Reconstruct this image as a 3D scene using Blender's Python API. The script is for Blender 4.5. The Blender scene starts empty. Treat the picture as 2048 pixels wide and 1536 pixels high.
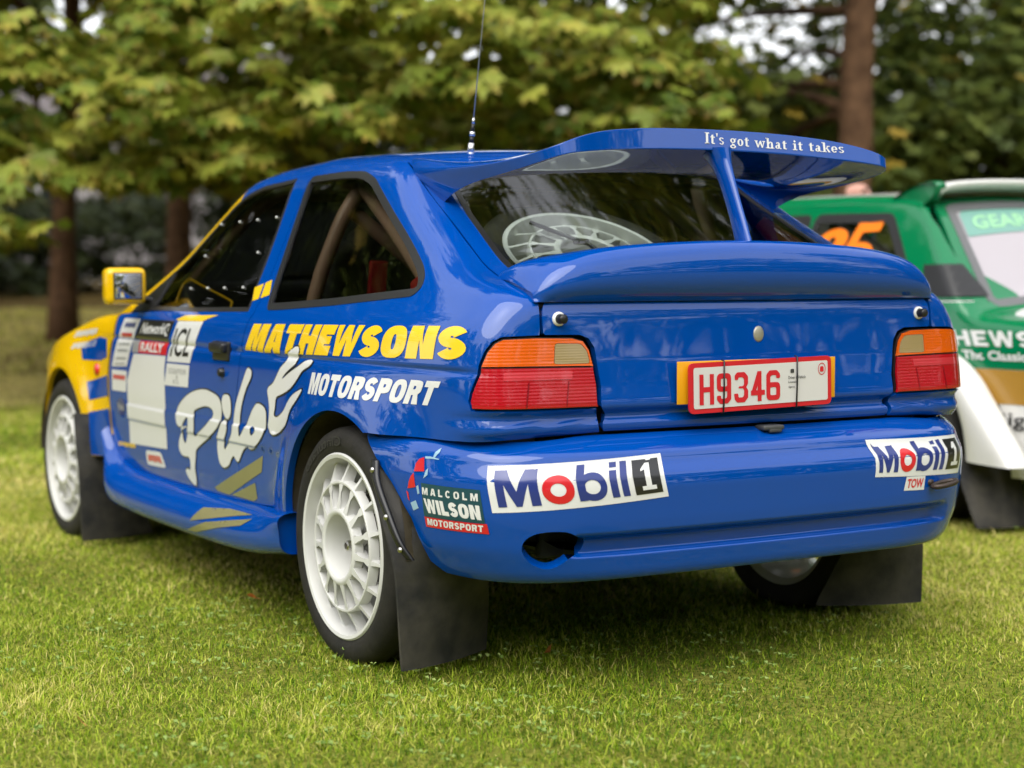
import bpy, bmesh, math, random
import numpy as np
from mathutils import Vector, Matrix
from mathutils.geometry import delaunay_2d_cdt
random.seed(7); RNG = np.random.default_rng(7)
SC = bpy.context.scene
COL = SC.collection
# ------------------------------------------------------------------ camera
cam_d = bpy.data.cameras.new('camera'); cam = bpy.data.objects.new('camera', cam_d); COL.objects.link(cam)
CAM_POS = Vector((-3.99808, 2.70814, .99417)); yaw, pitch, roll = -.535454, -.062012, -.002654
fwd = Vector((math.cos(pitch)*math.cos(yaw), math.cos(pitch)*math.sin(yaw), math.sin(pitch)))
rgt = fwd.cross(Vector((0, 0, 1))).normalized(); upv = rgt.cross(fwd)
r2 = math.cos(roll)*rgt+math.sin(roll)*upv; u2 = -math.sin(roll)*rgt+math.cos(roll)*upv
cam.matrix_world = Matrix(((r2.x, u2.x, -fwd.x, CAM_POS.x), (r2.y, u2.y, -fwd.y, CAM_POS.y), (r2.z, u2.z, -fwd.z, CAM_POS.z), (0, 0, 0, 1)))
cam_d.sensor_width = 36; cam_d.lens = 3398.3/2048*36
cam_d.clip_start = .05; cam_d.clip_end = 2000
cam_d.dof.use_dof = True; cam_d.dof.focus_distance = 4.2; cam_d.dof.aperture_fstop = 2.1
SC.camera = cam
# ------------------------------------------------------------------ overcast daylight
SUN_EL, SUN_AZ = math.radians(54), math.radians(128)     # azimuth of the brighter part of the sky, counter-clockwise from +X
world = bpy.data.worlds.new('World'); SC.world = world; world.use_nodes = True
wn, wl = world.node_tree.nodes, world.node_tree.links; wn.clear()
w_out = wn.new('ShaderNodeOutputWorld'); w_bg = wn.new('ShaderNodeBackground'); w_sky = wn.new('ShaderNodeTexSky')
w_sky.sky_type = 'NISHITA'; w_sky.sun_disc = False; w_sky.sun_elevation = SUN_EL; w_sky.sun_rotation = math.radians(90)-SUN_AZ
w_sky.air_density = 1.0; w_sky.dust_density = 1.5; w_sky.ozone_density = 1.0
w_hs = wn.new('ShaderNodeHueSaturation'); w_hs.inputs['Saturation'].default_value = .22     # cloud cover takes most of the blue out
wl.new(w_sky.outputs[0], w_hs.inputs['Color'])
w_tc = wn.new('ShaderNodeTexCoord'); w_cn = wn.new('ShaderNodeTexNoise'); w_cn.inputs['Scale'].default_value = 2.2; w_cn.inputs['Detail'].default_value = 6; wl.new(w_tc.outputs['Generated'], w_cn.inputs['Vector'])
w_cr = wn.new('ShaderNodeValToRGB'); w_cr.color_ramp.elements[0].position = .35; w_cr.color_ramp.elements[0].color = (4.6, 4.75, 5.1, 1); w_cr.color_ramp.elements[1].position = .65; w_cr.color_ramp.elements[1].color = (6.6, 6.6, 6.6, 1); wl.new(w_cn.outputs['Fac'], w_cr.inputs[0])
w_mx = wn.new('ShaderNodeMix'); w_mx.data_type = 'RGBA'; w_mx.inputs[0].default_value = .5; wl.new(w_hs.outputs[0], w_mx.inputs[6]); wl.new(w_cr.outputs[0], w_mx.inputs[7])       # a layer of even cloud over the blue
wl.new(w_mx.outputs[2], w_bg.inputs['Color']); wl.new(w_bg.outputs[0], w_out.inputs[0])
w_bg.inputs['Strength'].default_value = .15
sun_d = bpy.data.lights.new('sun', 'SUN'); sun = bpy.data.objects.new('sun', sun_d); COL.objects.link(sun)
sun_d.energy = 1.4; sun_d.angle = math.radians(62); sun_d.color = (1, .965, .90)
sd = Vector((math.cos(SUN_EL)*math.cos(SUN_AZ), math.cos(SUN_EL)*math.sin(SUN_AZ), math.sin(SUN_EL)))
sun.rotation_euler = sd.to_track_quat('Z', 'Y').to_euler()
# ------------------------------------------------------------------ exposure and render settings
SC.view_settings.view_transform = 'Standard'; SC.view_settings.look = 'None'
SC.view_settings.exposure = 1.03; SC.view_settings.gamma = 1; SC.view_settings.use_curve_mapping = False
SC.render.engine = 'CYCLES'
SC.cycles.use_denoising = True; SC.cycles.use_adaptive_sampling = True; SC.cycles.adaptive_threshold = .02
SC.cycles.max_bounces = 6; SC.cycles.transparent_max_bounces = 12; SC.cycles.glossy_bounces = 4; SC.cycles.diffuse_bounces = 2
SC.cycles.caustics_reflective = False; SC.cycles.caustics_refractive = False
SC.cycles.sample_clamp_indirect = 6

# ---------------------------------------------------------------- smooth profile tables
def tab(pts, sigma, n=3000):
    xs = np.array([p[0] for p in pts], float); vs = np.array([p[1] for p in pts], float)
    lo, hi = xs[0] - 4*sigma, xs[-1] + 4*sigma
    g = np.linspace(lo, hi, n); h = g[1]-g[0]
    s0 = (vs[1]-vs[0])/(xs[1]-xs[0]); s1 = (vs[-1]-vs[-2])/(xs[-1]-xs[-2])
    v = np.interp(g, xs, vs)
    v = np.where(g < xs[0], vs[0]+s0*(g-xs[0]), v); v = np.where(g > xs[-1], vs[-1]+s1*(g-xs[-1]), v)
    m = max(2, int(3*sigma/h)); k = np.exp(-.5*(np.arange(-m, m+1)*h/sigma)**2); k /= k.sum()
    vp = np.concatenate([v[0]-(v[1]-v[0])*np.arange(m, 0, -1), v, v[-1]+(v[-1]-v[-2])*np.arange(1, m+1)])
    v = np.convolve(vp, k, 'valid')
    return lambda t: np.interp(t, g, v)
def smax(a, b, k):
    h = np.maximum(k-np.abs(a-b), 0)/k
    return np.maximum(a, b)+h*h*h*k/6
def sstep(t, a, b):
    s = np.clip((t-a)/(b-a), 0, 1); return s*s*(3-2*s)
# ---------------------------------------------------------------- the blue car's skin as an implicit surface (x forward from rear axle, y left, z up)
_W = tab([(.10,.790),(.25,.815),(.40,.832),(.60,.842),(.74,.842),(.80,.838),(.86,.827),(.905,.803),(.93,.787),(1.32,.602),(1.6,.47)], .012)
_T = tab([(-1.,-.15),(-.6,-.060),(-.3,-.012),(0,0),(1.6,0),(2.2,-.008),(2.8,-.03),(3.2,-.10),(3.5,-.28)], .08)
_TG = tab([(-.8,-.07),(-.4,-.04),(.1,-.012),(.5,0),(1.2,-.012),(1.8,-.05),(2.4,-.05)], .1)
def flare(x, z, xc, a):
    r = np.sqrt((x-xc)**2+(z-.31)**2)
    return a*np.exp(-((np.maximum(r, .33)-.33)/.125)**2)
def side_y(x, z):
    y = _W(z)+_T(x)+_TG(x)*sstep(z, .88, 1.1)
    y = y+flare(x, z, 0, .036)+flare(x, z, 2.551, .040)
    y = y-.006*np.exp(-((z-.777-.006*x)/.007)**2)*sstep(x, -.62, -.5)*sstep(-x, -2.2, -2.0)
    band = sstep(z, .503, .509)*sstep(-z, -.565, -.559)
    y = y+.0045*band*sstep(x, .40, .47)*sstep(-x, -1.9, -1.8)
    return y
_XR = tab([(.40,-.585),(.60,-.605),(.618,-.615),(.630,-.634),(.650,-.638),(.660,-.624),(.674,-.626),(.684,-.645),(.70,-.645),(.74,-.640),(.80,-.634),(.88,-.630),(.95,-.626),(1.1,-.61)], .004)
def rear_x(y, z): return _XR(z)+.045*y*y
_Z0 = tab([(-.8,.85),(-.62,.945),(.14,1.343),(.25,1.368),(.40,1.380),(.7,1.389),(1.0,1.376),(1.25,1.343),(1.91,.975),(2.0,.935),(2.3,.895),(2.8,.80),(3.1,.725),(3.45,.60)], .04)
_CR = tab([(-.7,.0),(-.58,.02),(-.33,.18),(0,.20),(.2,.115),(1,.10),(1.3,.10),(1.8,.13),(2.2,.07),(3.3,.07)], .05)
def F_body(p):
    x, y, z = p[...,0], np.abs(p[...,1]), p[...,2]
    f = smax(y-side_y(x, z), rear_x(y, z)-x, .17)
    kk = .05+.07*sstep(x, -.1, .3)-.06*sstep(x, .9, 1.2)
    f = smax(f, z-(_Z0(x)-_CR(x)*y*y), kk)
    return smax(f, x-(3.32-.16*y*y), .15)
_WB = tab([(.20,.73),(.26,.785),(.30,.818),(.36,.848),(.44,.864),(.52,.868),(.575,.862),(.600,.852),(.614,.836),(.63,.80)], .009)
_TB = tab([(-.9,-.13),(-.6,-.062),(-.4,-.016),(-.15,0),(.1,0)], .06)
_XB = tab([(.20,-.58),(.270,-.672),(.282,-.700),(.30,-.708),(.34,-.714),(.42,-.722),(.50,-.725),(.528,-.722),(.556,-.702),(.562,-.699),(.578,-.696),(.606,-.658),(.616,-.640),(.63,-.60)], .0045)
def F_bump(p):
    x, y, z = p[...,0], np.abs(p[...,1]), p[...,2]
    ch = sstep(z, .340, .349)*sstep(-z, -.396, -.376)*sstep(-y, -.64, -.58)
    return smax(y-(_WB(z)+_TB(x)), _XB(z)+.06*y*y+.034*ch-x, .40)
# ---------------------------------------------------------------- casting onto a skin
SPC = np.array([.0,.20,.80]); SEC = (.12,.70); CXC = -.25; CR_ = .62       # axis and scale of the wrap-round (cyl) chart
def uv_ray(uv, mode):
    u, v = uv[:,0], uv[:,1]; o = np.zeros((len(uv),3)); d = np.zeros((len(uv),3))
    if mode == 'side':  o[:,0]=u; o[:,1]=1.5; o[:,2]=v; d[:,1]=-1; L=1.45
    elif mode == 'sideR': o[:,0]=u; o[:,1]=-1.5; o[:,2]=v; d[:,1]=1; L=1.45
    elif mode == 'rear': o[:,0]=-2; o[:,1]=u; o[:,2]=v; d[:,0]=1; L=2.2
    elif mode == 'top': o[:,0]=u; o[:,1]=v; o[:,2]=2; d[:,2]=-1; L=1.5
    elif mode == 'cyl':
        a = u/CR_; o[:,0]=CXC-2*np.cos(a); o[:,1]=2*np.sin(a); o[:,2]=v; d[:,0]=np.cos(a); d[:,1]=-np.sin(a); L=1.95
    elif mode == 'sph':
        a = u/CR_; e = v/CR_; d[:,0]=np.cos(a)*np.cos(e); d[:,1]=-np.sin(a)*np.cos(e); d[:,2]=-np.sin(e)
        o[:] = SPC-d*2.4; L=2.38
    elif mode == 'sec':
        a = v/CR_; o[:,0]=u; d[:,1]=-np.cos(a); d[:,2]=-np.sin(a); o[:,1]=SEC[0]; o[:,2]=SEC[1]; o -= d*2.; L=1.98
    return o, d, L
def to_uv(p, mode):
    p = np.atleast_2d(p)
    if mode in ('side','sideR'): return p[:,[0,2]]
    if mode == 'rear': return p[:,[1,2]]
    if mode == 'top': return p[:,[0,1]]
    if mode == 'sph':
        q = p-SPC; return np.stack([np.arctan2(q[:,1], -q[:,0])*CR_, np.arctan2(q[:,2], np.hypot(q[:,0],q[:,1]))*CR_], 1)
    if mode == 'sec': return np.stack([p[:,0], np.arctan2(p[:,2]-SEC[1], p[:,1]-SEC[0])*CR_], 1)
    return np.stack([np.arctan2(p[:,1], CXC-p[:,0])*CR_, p[:,2]], 1)
def cast(F, o, d, L, n=42):
    lo = np.zeros(len(o)); hi = np.full(len(o), float(L))
    for _ in range(n):
        m = .5*(lo+hi); f = F(o+d*m[:,None]); out = f > 0
        lo = np.where(out, m, lo); hi = np.where(out, hi, m)
    return o+d*lo[:,None]
def grad(F, p, h=.0015):
    g = np.empty_like(p)
    for i in range(3):
        e = np.zeros(3); e[i] = h; g[:,i] = F(p+e)-F(p-e)
    return g/np.linalg.norm(g, axis=1, keepdims=True)
def on_skin(F, uv, mode):
    o, d, L = uv_ray(np.asarray(uv, float), mode); p = cast(F, o, d, L); return p, grad(F, p)
# ------------------------------------------------------------------ objects and materials
def tag(o, label=None, cat=None, group=None, kind=None):
    for k, v in (('label', label), ('category', cat), ('group', group), ('kind', kind)):
        if v: o[k] = v
    return o
def empty(name, loc=(0,0,0), rz=0, parent=None):
    o = bpy.data.objects.new(name, None); COL.objects.link(o); o.location = loc; o.rotation_euler = (0, 0, rz)
    o.empty_display_size = .1
    if parent: o.parent = parent
    return o
def link(name, me, mat=None, parent=None):
    o = bpy.data.objects.new(name, me); COL.objects.link(o)
    if mat is not None and not me.materials: me.materials.append(mat)
    if parent: o.parent = parent
    return o
def mesh(name, verts, faces, mat=None, parent=None, normals=None, smooth=True):
    me = bpy.data.meshes.new(name)
    v = np.asarray(verts, float).reshape(-1, 3)
    me.from_pydata(v.tolist(), [], [list(map(int, f)) for f in faces]); me.update()
    if smooth and len(me.polygons): me.polygons.foreach_set('use_smooth', np.ones(len(me.polygons), bool))
    if normals is not None: me.normals_split_custom_set_from_vertices(np.asarray(normals, float).tolist())
    return link(name, me, mat, parent)
def fast_mesh(name, v, tris, mat=None, parent=None, smooth=False):
    v = np.ascontiguousarray(v, np.float32); t = np.ascontiguousarray(tris, np.int32); k = t.shape[1]
    me = bpy.data.meshes.new(name); me.vertices.add(len(v)); me.vertices.foreach_set('co', v.ravel())
    me.loops.add(t.size); me.loops.foreach_set('vertex_index', t.ravel())
    me.polygons.add(len(t)); me.polygons.foreach_set('loop_start', np.arange(0, t.size, k, dtype=np.int32))
    if smooth: me.polygons.foreach_set('use_smooth', np.ones(len(t), bool))
    me.update(); me.validate()
    return link(name, me, mat, parent)
def from_bm(name, bm, mat=None, parent=None, smooth=True, sharp=None):
    me = bpy.data.meshes.new(name); bmesh.ops.recalc_face_normals(bm, faces=bm.faces[:]); bm.to_mesh(me); bm.free()
    if smooth:
        me.polygons.foreach_set('use_smooth', np.ones(len(me.polygons), bool))
        if sharp: me.set_sharp_from_angle(angle=math.radians(sharp))
    return link(name, me, mat, parent)
MATS = {}
def material(name, col, rough=.5, metal=0, coat=0, spec=.5, noise=None, bump=None, emit=None, trans=0, coat_rough=.03, ior=1.5):
    """plain procedural principled material; noise=(scale, amount, second colour); bump=(scale, strength)"""
    if name in MATS: return MATS[name]
    m = bpy.data.materials.new(name); m.use_nodes = True; nt = m.node_tree; b = nt.nodes['Principled BSDF']
    b.inputs['Base Color'].default_value = (*col, 1); b.inputs['Roughness'].default_value = rough; b.inputs['Metallic'].default_value = metal
    b.inputs['Coat Weight'].default_value = coat; b.inputs['Coat Roughness'].default_value = coat_rough; b.inputs['Coat IOR'].default_value = 1.5; b.inputs['Specular IOR Level'].default_value = spec
    b.inputs['Transmission Weight'].default_value = trans; b.inputs['IOR'].default_value = ior
    if emit: b.inputs['Emission Color'].default_value = (*emit[0], 1); b.inputs['Emission Strength'].default_value = emit[1]
    if noise or bump:
        tc = nt.nodes.new('ShaderNodeTexCoord')
    if noise:
        n = nt.nodes.new('ShaderNodeTexNoise'); n.inputs['Scale'].default_value = noise[0]; n.inputs['Detail'].default_value = 8
        nt.links.new(tc.outputs['Object'], n.inputs['Vector'])
        r = nt.nodes.new('ShaderNodeValToRGB'); r.color_ramp.elements[0].position = .5-noise[1]; r.color_ramp.elements[1].position = .5+noise[1]
        r.color_ramp.elements[0].color = (*col, 1); r.color_ramp.elements[1].color = (*noise[2], 1)
        nt.links.new(n.outputs['Fac'], r.inputs[0]); nt.links.new(r.outputs[0], b.inputs['Base Color'])
    if bump:
        n2 = nt.nodes.new('ShaderNodeTexNoise'); n2.inputs['Scale'].default_value = bump[0]; n2.inputs['Detail'].default_value = 6
        nt.links.new(tc.outputs['Object'], n2.inputs['Vector'])
        bp = nt.nodes.new('ShaderNodeBump'); bp.inputs['Strength'].default_value = bump[1]; bp.inputs['Distance'].default_value = .01
        nt.links.new(n2.outputs['Fac'], bp.inputs['Height']); nt.links.new(bp.outputs[0], b.inputs['Normal'])
    MATS[name] = m; return m
def waviness(m, sc=4., st=.10):
    nt = m.node_tree; b = nt.nodes['Principled BSDF']; tc = nt.nodes.new('ShaderNodeTexCoord'); n = nt.nodes.new('ShaderNodeTexNoise'); n.inputs['Scale'].default_value = sc; n.inputs['Detail'].default_value = 1
    nt.links.new(tc.outputs['Object'], n.inputs['Vector']); bp = nt.nodes.new('ShaderNodeBump'); bp.inputs['Strength'].default_value = st; bp.inputs['Distance'].default_value = .02
    nt.links.new(n.outputs['Fac'], bp.inputs['Height']); nt.links.new(bp.outputs[0], b.inputs['Coat Normal']); b.inputs['Coat IOR'].default_value = 1.62; return m
def glass_material(name, tint, refl=1.5, rough=.01):
    if name in MATS: return MATS[name]
    m = bpy.data.materials.new(name); m.use_nodes = True; nt = m.node_tree; nt.nodes.clear()
    out = nt.nodes.new('ShaderNodeOutputMaterial'); mix = nt.nodes.new('ShaderNodeMixShader'); fr = nt.nodes.new('ShaderNodeFresnel')
    tr = nt.nodes.new('ShaderNodeBsdfTransparent'); gl = nt.nodes.new('ShaderNodeBsdfGlossy')
    fr.inputs['IOR'].default_value = refl; tr.inputs['Color'].default_value = (*tint, 1); gl.inputs['Roughness'].default_value = rough
    nt.links.new(fr.outputs[0], mix.inputs[0]); nt.links.new(tr.outputs[0], mix.inputs[1]); nt.links.new(gl.outputs[0], mix.inputs[2]); nt.links.new(mix.outputs[0], out.inputs[0])
    MATS[name] = m; return m
# ------------------------------------------------------------------ outlines
def A(*p): return np.array(p, float)
def dens(P, step, closed=True):
    P = np.asarray(P, float); Q = np.vstack([P, P[:1]]) if closed else P; out = []
    for a, b in zip(Q[:-1], Q[1:]):
        n = max(1, int(math.ceil(np.linalg.norm(b-a)/step))); out.append(a+(b-a)*np.arange(n)[:,None]/n)
    if not closed: out.append(Q[-1:])
    return np.vstack(out)
def rnd(P, r, n=6):
    """round the corners of a closed polygon"""
    P = np.asarray(P, float); out = []; N = len(P); rr = r if hasattr(r, '__len__') else [r]*N
    for i in range(N):
        a, b, c = P[i-1], P[i], P[(i+1) % N]; d0, d1 = a-b, c-b; l0, l1 = np.linalg.norm(d0), np.linalg.norm(d1)
        k = min(rr[i], .49*l0, .49*l1)
        if k <= 1e-6: out.append(b[None]); continue
        p, q = b+d0/l0*k, b+d1/l1*k; t = np.linspace(0, 1, n)[:,None]
        out.append((1-t)**2*p+2*t*(1-t)*b+t*t*q)
    return np.vstack(out)
def smooth_line(P, n=8, closed=False):
    """Catmull-Rom through points"""
    P = np.asarray(P, float)
    E = np.vstack([P[-1:], P, P[:2]]) if closed else np.vstack([2*P[:1]-P[1:2], P, 2*P[-1:]-P[-2:-1]])
    t = np.linspace(0, 1, n, endpoint=False)[:,None]; out = []
    for i in range(1, len(E)-2):
        a, b, c, d = E[i-1], E[i], E[i+1], E[i+2]
        out.append(.5*(2*b+(c-a)*t+(2*a-5*b+4*c-d)*t**2+(3*b-3*c+d-a)*t**3))
    if not closed: out.append(P[-1:])
    return np.vstack(out)
def inside(pts, polys):
    r = np.zeros(len(pts), bool); x, y = pts[:,0], pts[:,1]
    for P in polys:
        Q = np.roll(P, -1, 0)
        for (ax, ay), (bx, by) in zip(P, Q):
            if ay == by: continue
            c = ((ay > y) != (by > y)) & (x < (bx-ax)*(y-ay)/(by-ay)+ax); r ^= c
    return r
def offset_poly(P, d):
    """move a closed polygon inwards by d (positive) along its edge normals"""
    P = np.asarray(P, float); area = .5*np.sum(P[:,0]*np.roll(P[:,1], -1)-np.roll(P[:,0], -1)*P[:,1]); s = 1 if area > 0 else -1
    t = np.roll(P, -1, 0)-np.roll(P, 1, 0); t /= np.maximum(np.linalg.norm(t, axis=1, keepdims=True), 1e-9)
    return P+s*d*np.stack([-t[:,1], t[:,0]], 1)
def triangulate(polys, step, union=False):
    """constrained Delaunay triangles of the area inside polys (even-odd, or union)"""
    L = [dens(P, step) for P in polys]
    V = np.vstack(L); E = []; k = 0
    for P in L: E += [(k+i, k+(i+1) % len(P)) for i in range(len(P))]; k += len(P)
    lo, hi = V.min(0), V.max(0); s = step; gx = np.arange(lo[0], hi[0]+s, s); gy = np.arange(lo[1], hi[1]+s, s*.866)
    G = np.array([(x+(.5*s if j % 2 else 0), y) for j, y in enumerate(gy) for x in gx])
    if union:
        ins = np.zeros(len(G), bool)
        for P in L: ins |= inside(G, [P])
    else: ins = inside(G, L)
    G = G[ins]
    if len(G):
        cell = {}
        for p in V: cell.setdefault((int(p[0]//s), int(p[1]//s)), []).append(p)
        keep = []
        for p in G:
            i, j = int(p[0]//s), int(p[1]//s); ok = True
            for di in (-1,0,1):
                for dj in (-1,0,1):
                    for q in cell.get((i+di, j+dj), ()):
                        if (p[0]-q[0])**2+(p[1]-q[1])**2 < (.45*s)**2: ok = False; break
                    if not ok: break
                if not ok: break
            if ok: keep.append(p)
        if keep: V = np.vstack([V, keep])
    vo, eo, fo, *_ = delaunay_2d_cdt([Vector(p) for p in V.tolist()], E, [], 0, 1e-7)
    vo = np.array([tuple(p) for p in vo]); fo = np.array([f for f in fo if len(f) == 3])
    cen = vo[fo].mean(1)
    if union:
        ok = np.zeros(len(cen), bool)
        for P in L: ok |= inside(cen, [P])
    else: ok = inside(cen, L)
    fo = fo[ok]; used = np.unique(fo); m = np.full(len(vo), -1); m[used] = np.arange(len(used))
    return vo[used], m[fo]
def boundary(tris):
    e = np.vstack([tris[:,[0,1]], tris[:,[1,2]], tris[:,[2,0]]]); s = {}
    for a, b in e.tolist():
        s.pop((b, a)) if (b, a) in s else s.__setitem__((a, b), 1)
    return list(s)
def skin(name, F, polys, mode, mat, parent, step=.02, off=0., fold=.02, mirror=False, union=False, uvs_3d=False, warp=None):
    """a panel of skin F over the area inside polys of the chart `mode`, edges folded inwards by fold"""
    if uvs_3d: polys = [to_uv(dens(P, step*.5), mode) for P in polys]
    uv, tris = triangulate(polys, step, union)
    p, n = on_skin(F, uv, mode); p = p+n*off
    fn = np.cross(p[tris[:,1]]-p[tris[:,0]], p[tris[:,2]]-p[tris[:,0]])
    flip = np.sum(fn*n[tris[:,0]], 1).sum() < 0
    if flip: tris = tris[:,::-1]
    V, N, Fc = [p], [n], tris.tolist()
    if fold:
        be = boundary(tris); k = len(p); va, vn = [], []
        for a, b in be:
            q = [p[a], p[b], p[b]-n[b]*fold, p[a]-n[a]*fold]
            e = np.cross(p[b]-p[a], n[a]); e /= max(np.linalg.norm(e), 1e-9)
            va += q; vn += [e]*4; Fc.append([k+1, k, k+3, k+2]); k += 4
        V.append(np.array(va)); N.append(np.array(vn))
    V = np.vstack(V); N = np.vstack(N)
    if mirror: V = V*A(1,-1,1); N = N*A(1,-1,1); Fc = [f[::-1] for f in Fc]
    return mesh(name, V, Fc, mat, parent, N)
# ------------------------------------------------------------------ solids
def bspl(P, n, closed=False):
    """uniform cubic B-spline through control rows P (k,...) -> n*(spans) rows"""
    P = np.asarray(P, float)
    E = np.concatenate([P[-1:], P, P[:2]]) if closed else np.concatenate([2*P[:1]-P[1:2], P, 2*P[-1:]-P[-2:-1]])
    t = np.linspace(0, 1, n, endpoint=False).reshape((-1,)+(1,)*(P.ndim-1)); out = []
    for i in range(len(E)-3):
        a, b, c, d = E[i:i+4]
        out.append(((1-t)**3*a+(3*t**3-6*t**2+4)*b+(-3*t**3+3*t**2+3*t+1)*c+t**3*d)/6)
    if not closed: out.append(((E[-3]*4+E[-4]+E[-2])/6)[None])
    return np.concatenate(out)
def loft(name, S, mat, parent, nu=6, nv=6, closed=True, caps=True, smooth=True):
    """S: (sections, points, 3) control net; closed rings"""
    G = bspl(S, nu); G = np.swapaxes(bspl(np.swapaxes(G, 0, 1), nv, closed), 0, 1)
    a, b = G.shape[:2]; V = G.reshape(-1, 3); Fc = []
    for i in range(a-1):
        for j in range(b if closed else b-1):
            k = (j+1) % b; Fc.append([i*b+j, i*b+k, (i+1)*b+k, (i+1)*b+j])
    if caps and closed: Fc.append(list(range(b))); Fc.append([(a-1)*b+j for j in range(b)][::-1])
    bm = bmesh.new(); vs = [bm.verts.new(v) for v in V]
    for f in Fc:
        try: bm.faces.new([vs[i] for i in f])
        except ValueError: pass
    return from_bm(name, bm, mat, parent, smooth, 50)
def tube(bm, pts, r, seg=10, closed=False):
    P = [Vector(p) for p in pts]; n = len(P); R = r if hasattr(r, '__len__') else [r]*n; rings = []
    prev = None
    for i in range(n):
        a, b = P[max(i-1, 0)], P[min(i+1, n-1)]
        if closed: a, b = P[i-1], P[(i+1) % n]
        t = (b-a).normalized()
        if prev is None: s = t.orthogonal().normalized()
        else: s = (prev-t*prev.dot(t)); s = s.normalized() if s.length > 1e-6 else t.orthogonal().normalized()
        prev = s; w = t.cross(s)
        rings.append([bm.verts.new(P[i]+(s*math.cos(k*2*math.pi/seg)+w*math.sin(k*2*math.pi/seg))*R[i]) for k in range(seg)])
    m = n if closed else n-1
    for i in range(m):
        a, b = rings[i], rings[(i+1) % n]
        for k in range(seg): bm.faces.new((a[k], a[(k+1) % seg], b[(k+1) % seg], b[k]))
    if not closed: bm.faces.new(rings[0][::-1]); bm.faces.new(rings[-1])
def lathe(bm, prof, axis='y', seg=64, center=(0,0,0)):
    """prof: (radius, along) pairs, revolved"""
    rings = []
    for r, h in prof:
        ring = []
        for k in range(seg):
            a = 2*math.pi*k/seg; c, s = r*math.cos(a), r*math.sin(a)
            ring.append(bm.verts.new(Vector(center)+(Vector((c, h, s)) if axis == 'y' else Vector((c, s, h)) if axis == 'z' else Vector((h, c, s)))))
        rings.append(ring)
    for a, b in zip(rings[:-1], rings[1:]):
        for k in range(seg): bm.faces.new((a[k], a[(k+1) % seg], b[(k+1) % seg], b[k]))
    return rings
def box(bm, c, s, bev=0, rot=None, seg=2):
    M = Matrix.Translation(Vector(c)) @ (rot.to_4x4() if rot is not None else Matrix.Identity(4)) @ Matrix.Diagonal((*s, 1))
    g = bmesh.ops.create_cube(bm, size=1, matrix=M)
    if bev:
        es = list({e for v in g['verts'] for e in v.link_edges}); bmesh.ops.bevel(bm, geom=es, offset=bev, segments=seg, affect='EDGES', profile=.6)
def prism(bm, poly, f, h0, h1):
    """extrude 2-D polygon: f(u,v,h)->xyz"""
    a = [bm.verts.new(f(u, v, h0)) for u, v in poly]; b = [bm.verts.new(f(u, v, h1)) for u, v in poly]; n = len(poly)
    bm.faces.new(a[::-1]); bm.faces.new(b)
    for i in range(n): bm.faces.new((a[i], a[(i+1) % n], b[(i+1) % n], b[i]))
# ------------------------------------------------------------------ lettering
def text_polys(s, bold=0., spacing=1.):
    """outlines of a line of text (built-in font), scaled to its own box [0,1]x[0,1]"""
    cu = bpy.data.curves.new('t', 'FONT'); cu.body = s; cu.offset = bold; cu.space_character = spacing; cu.resolution_u = 3; cu.fill_mode = 'FRONT'
    o = bpy.data.objects.new('t', cu); COL.objects.link(o); dg = bpy.context.evaluated_depsgraph_get(); me = o.evaluated_get(dg).to_mesh()
    V = np.array([v.co[:2] for v in me.vertices]); cnt = {}
    for p in me.polygons:
        vs = list(p.vertices)
        for a, b in zip(vs, vs[1:]+vs[:1]):
            cnt.pop((b, a)) if (b, a) in cnt else cnt.__setitem__((a, b), 1)
    nxt = {}
    for a, b in cnt: nxt.setdefault(a, []).append(b)
    loops = []
    while nxt:
        a = next(iter(nxt)); L = [a]
        while True:
            if a not in nxt: break
            b = nxt[a].pop(); 
            if not nxt[a]: del nxt[a]
            if b == L[0]: break
            L.append(b); a = b
        if len(L) > 2: loops.append(V[L])
    o.evaluated_get(dg).to_mesh_clear(); bpy.data.objects.remove(o); bpy.data.curves.remove(cu)
    if not loops: return []
    al = np.vstack(loops); lo, hi = al.min(0), al.max(0)
    return [(P-lo)/(hi-lo) for P in loops]
def quad_map(P, q):
    """unit box -> quad q = (bottom-left, bottom-right, top-right, top-left)"""
    u, v = P[:,:1], P[:,1:2]; q = np.asarray(q, float)
    return (1-u)*(1-v)*q[0]+u*(1-v)*q[1]+u*v*q[2]+(1-u)*v*q[3]
def sub_box(q, u0, v0, u1, v1): return quad_map(A((u0,v0),(u1,v0),(u1,v1),(u0,v1)), q)
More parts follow.
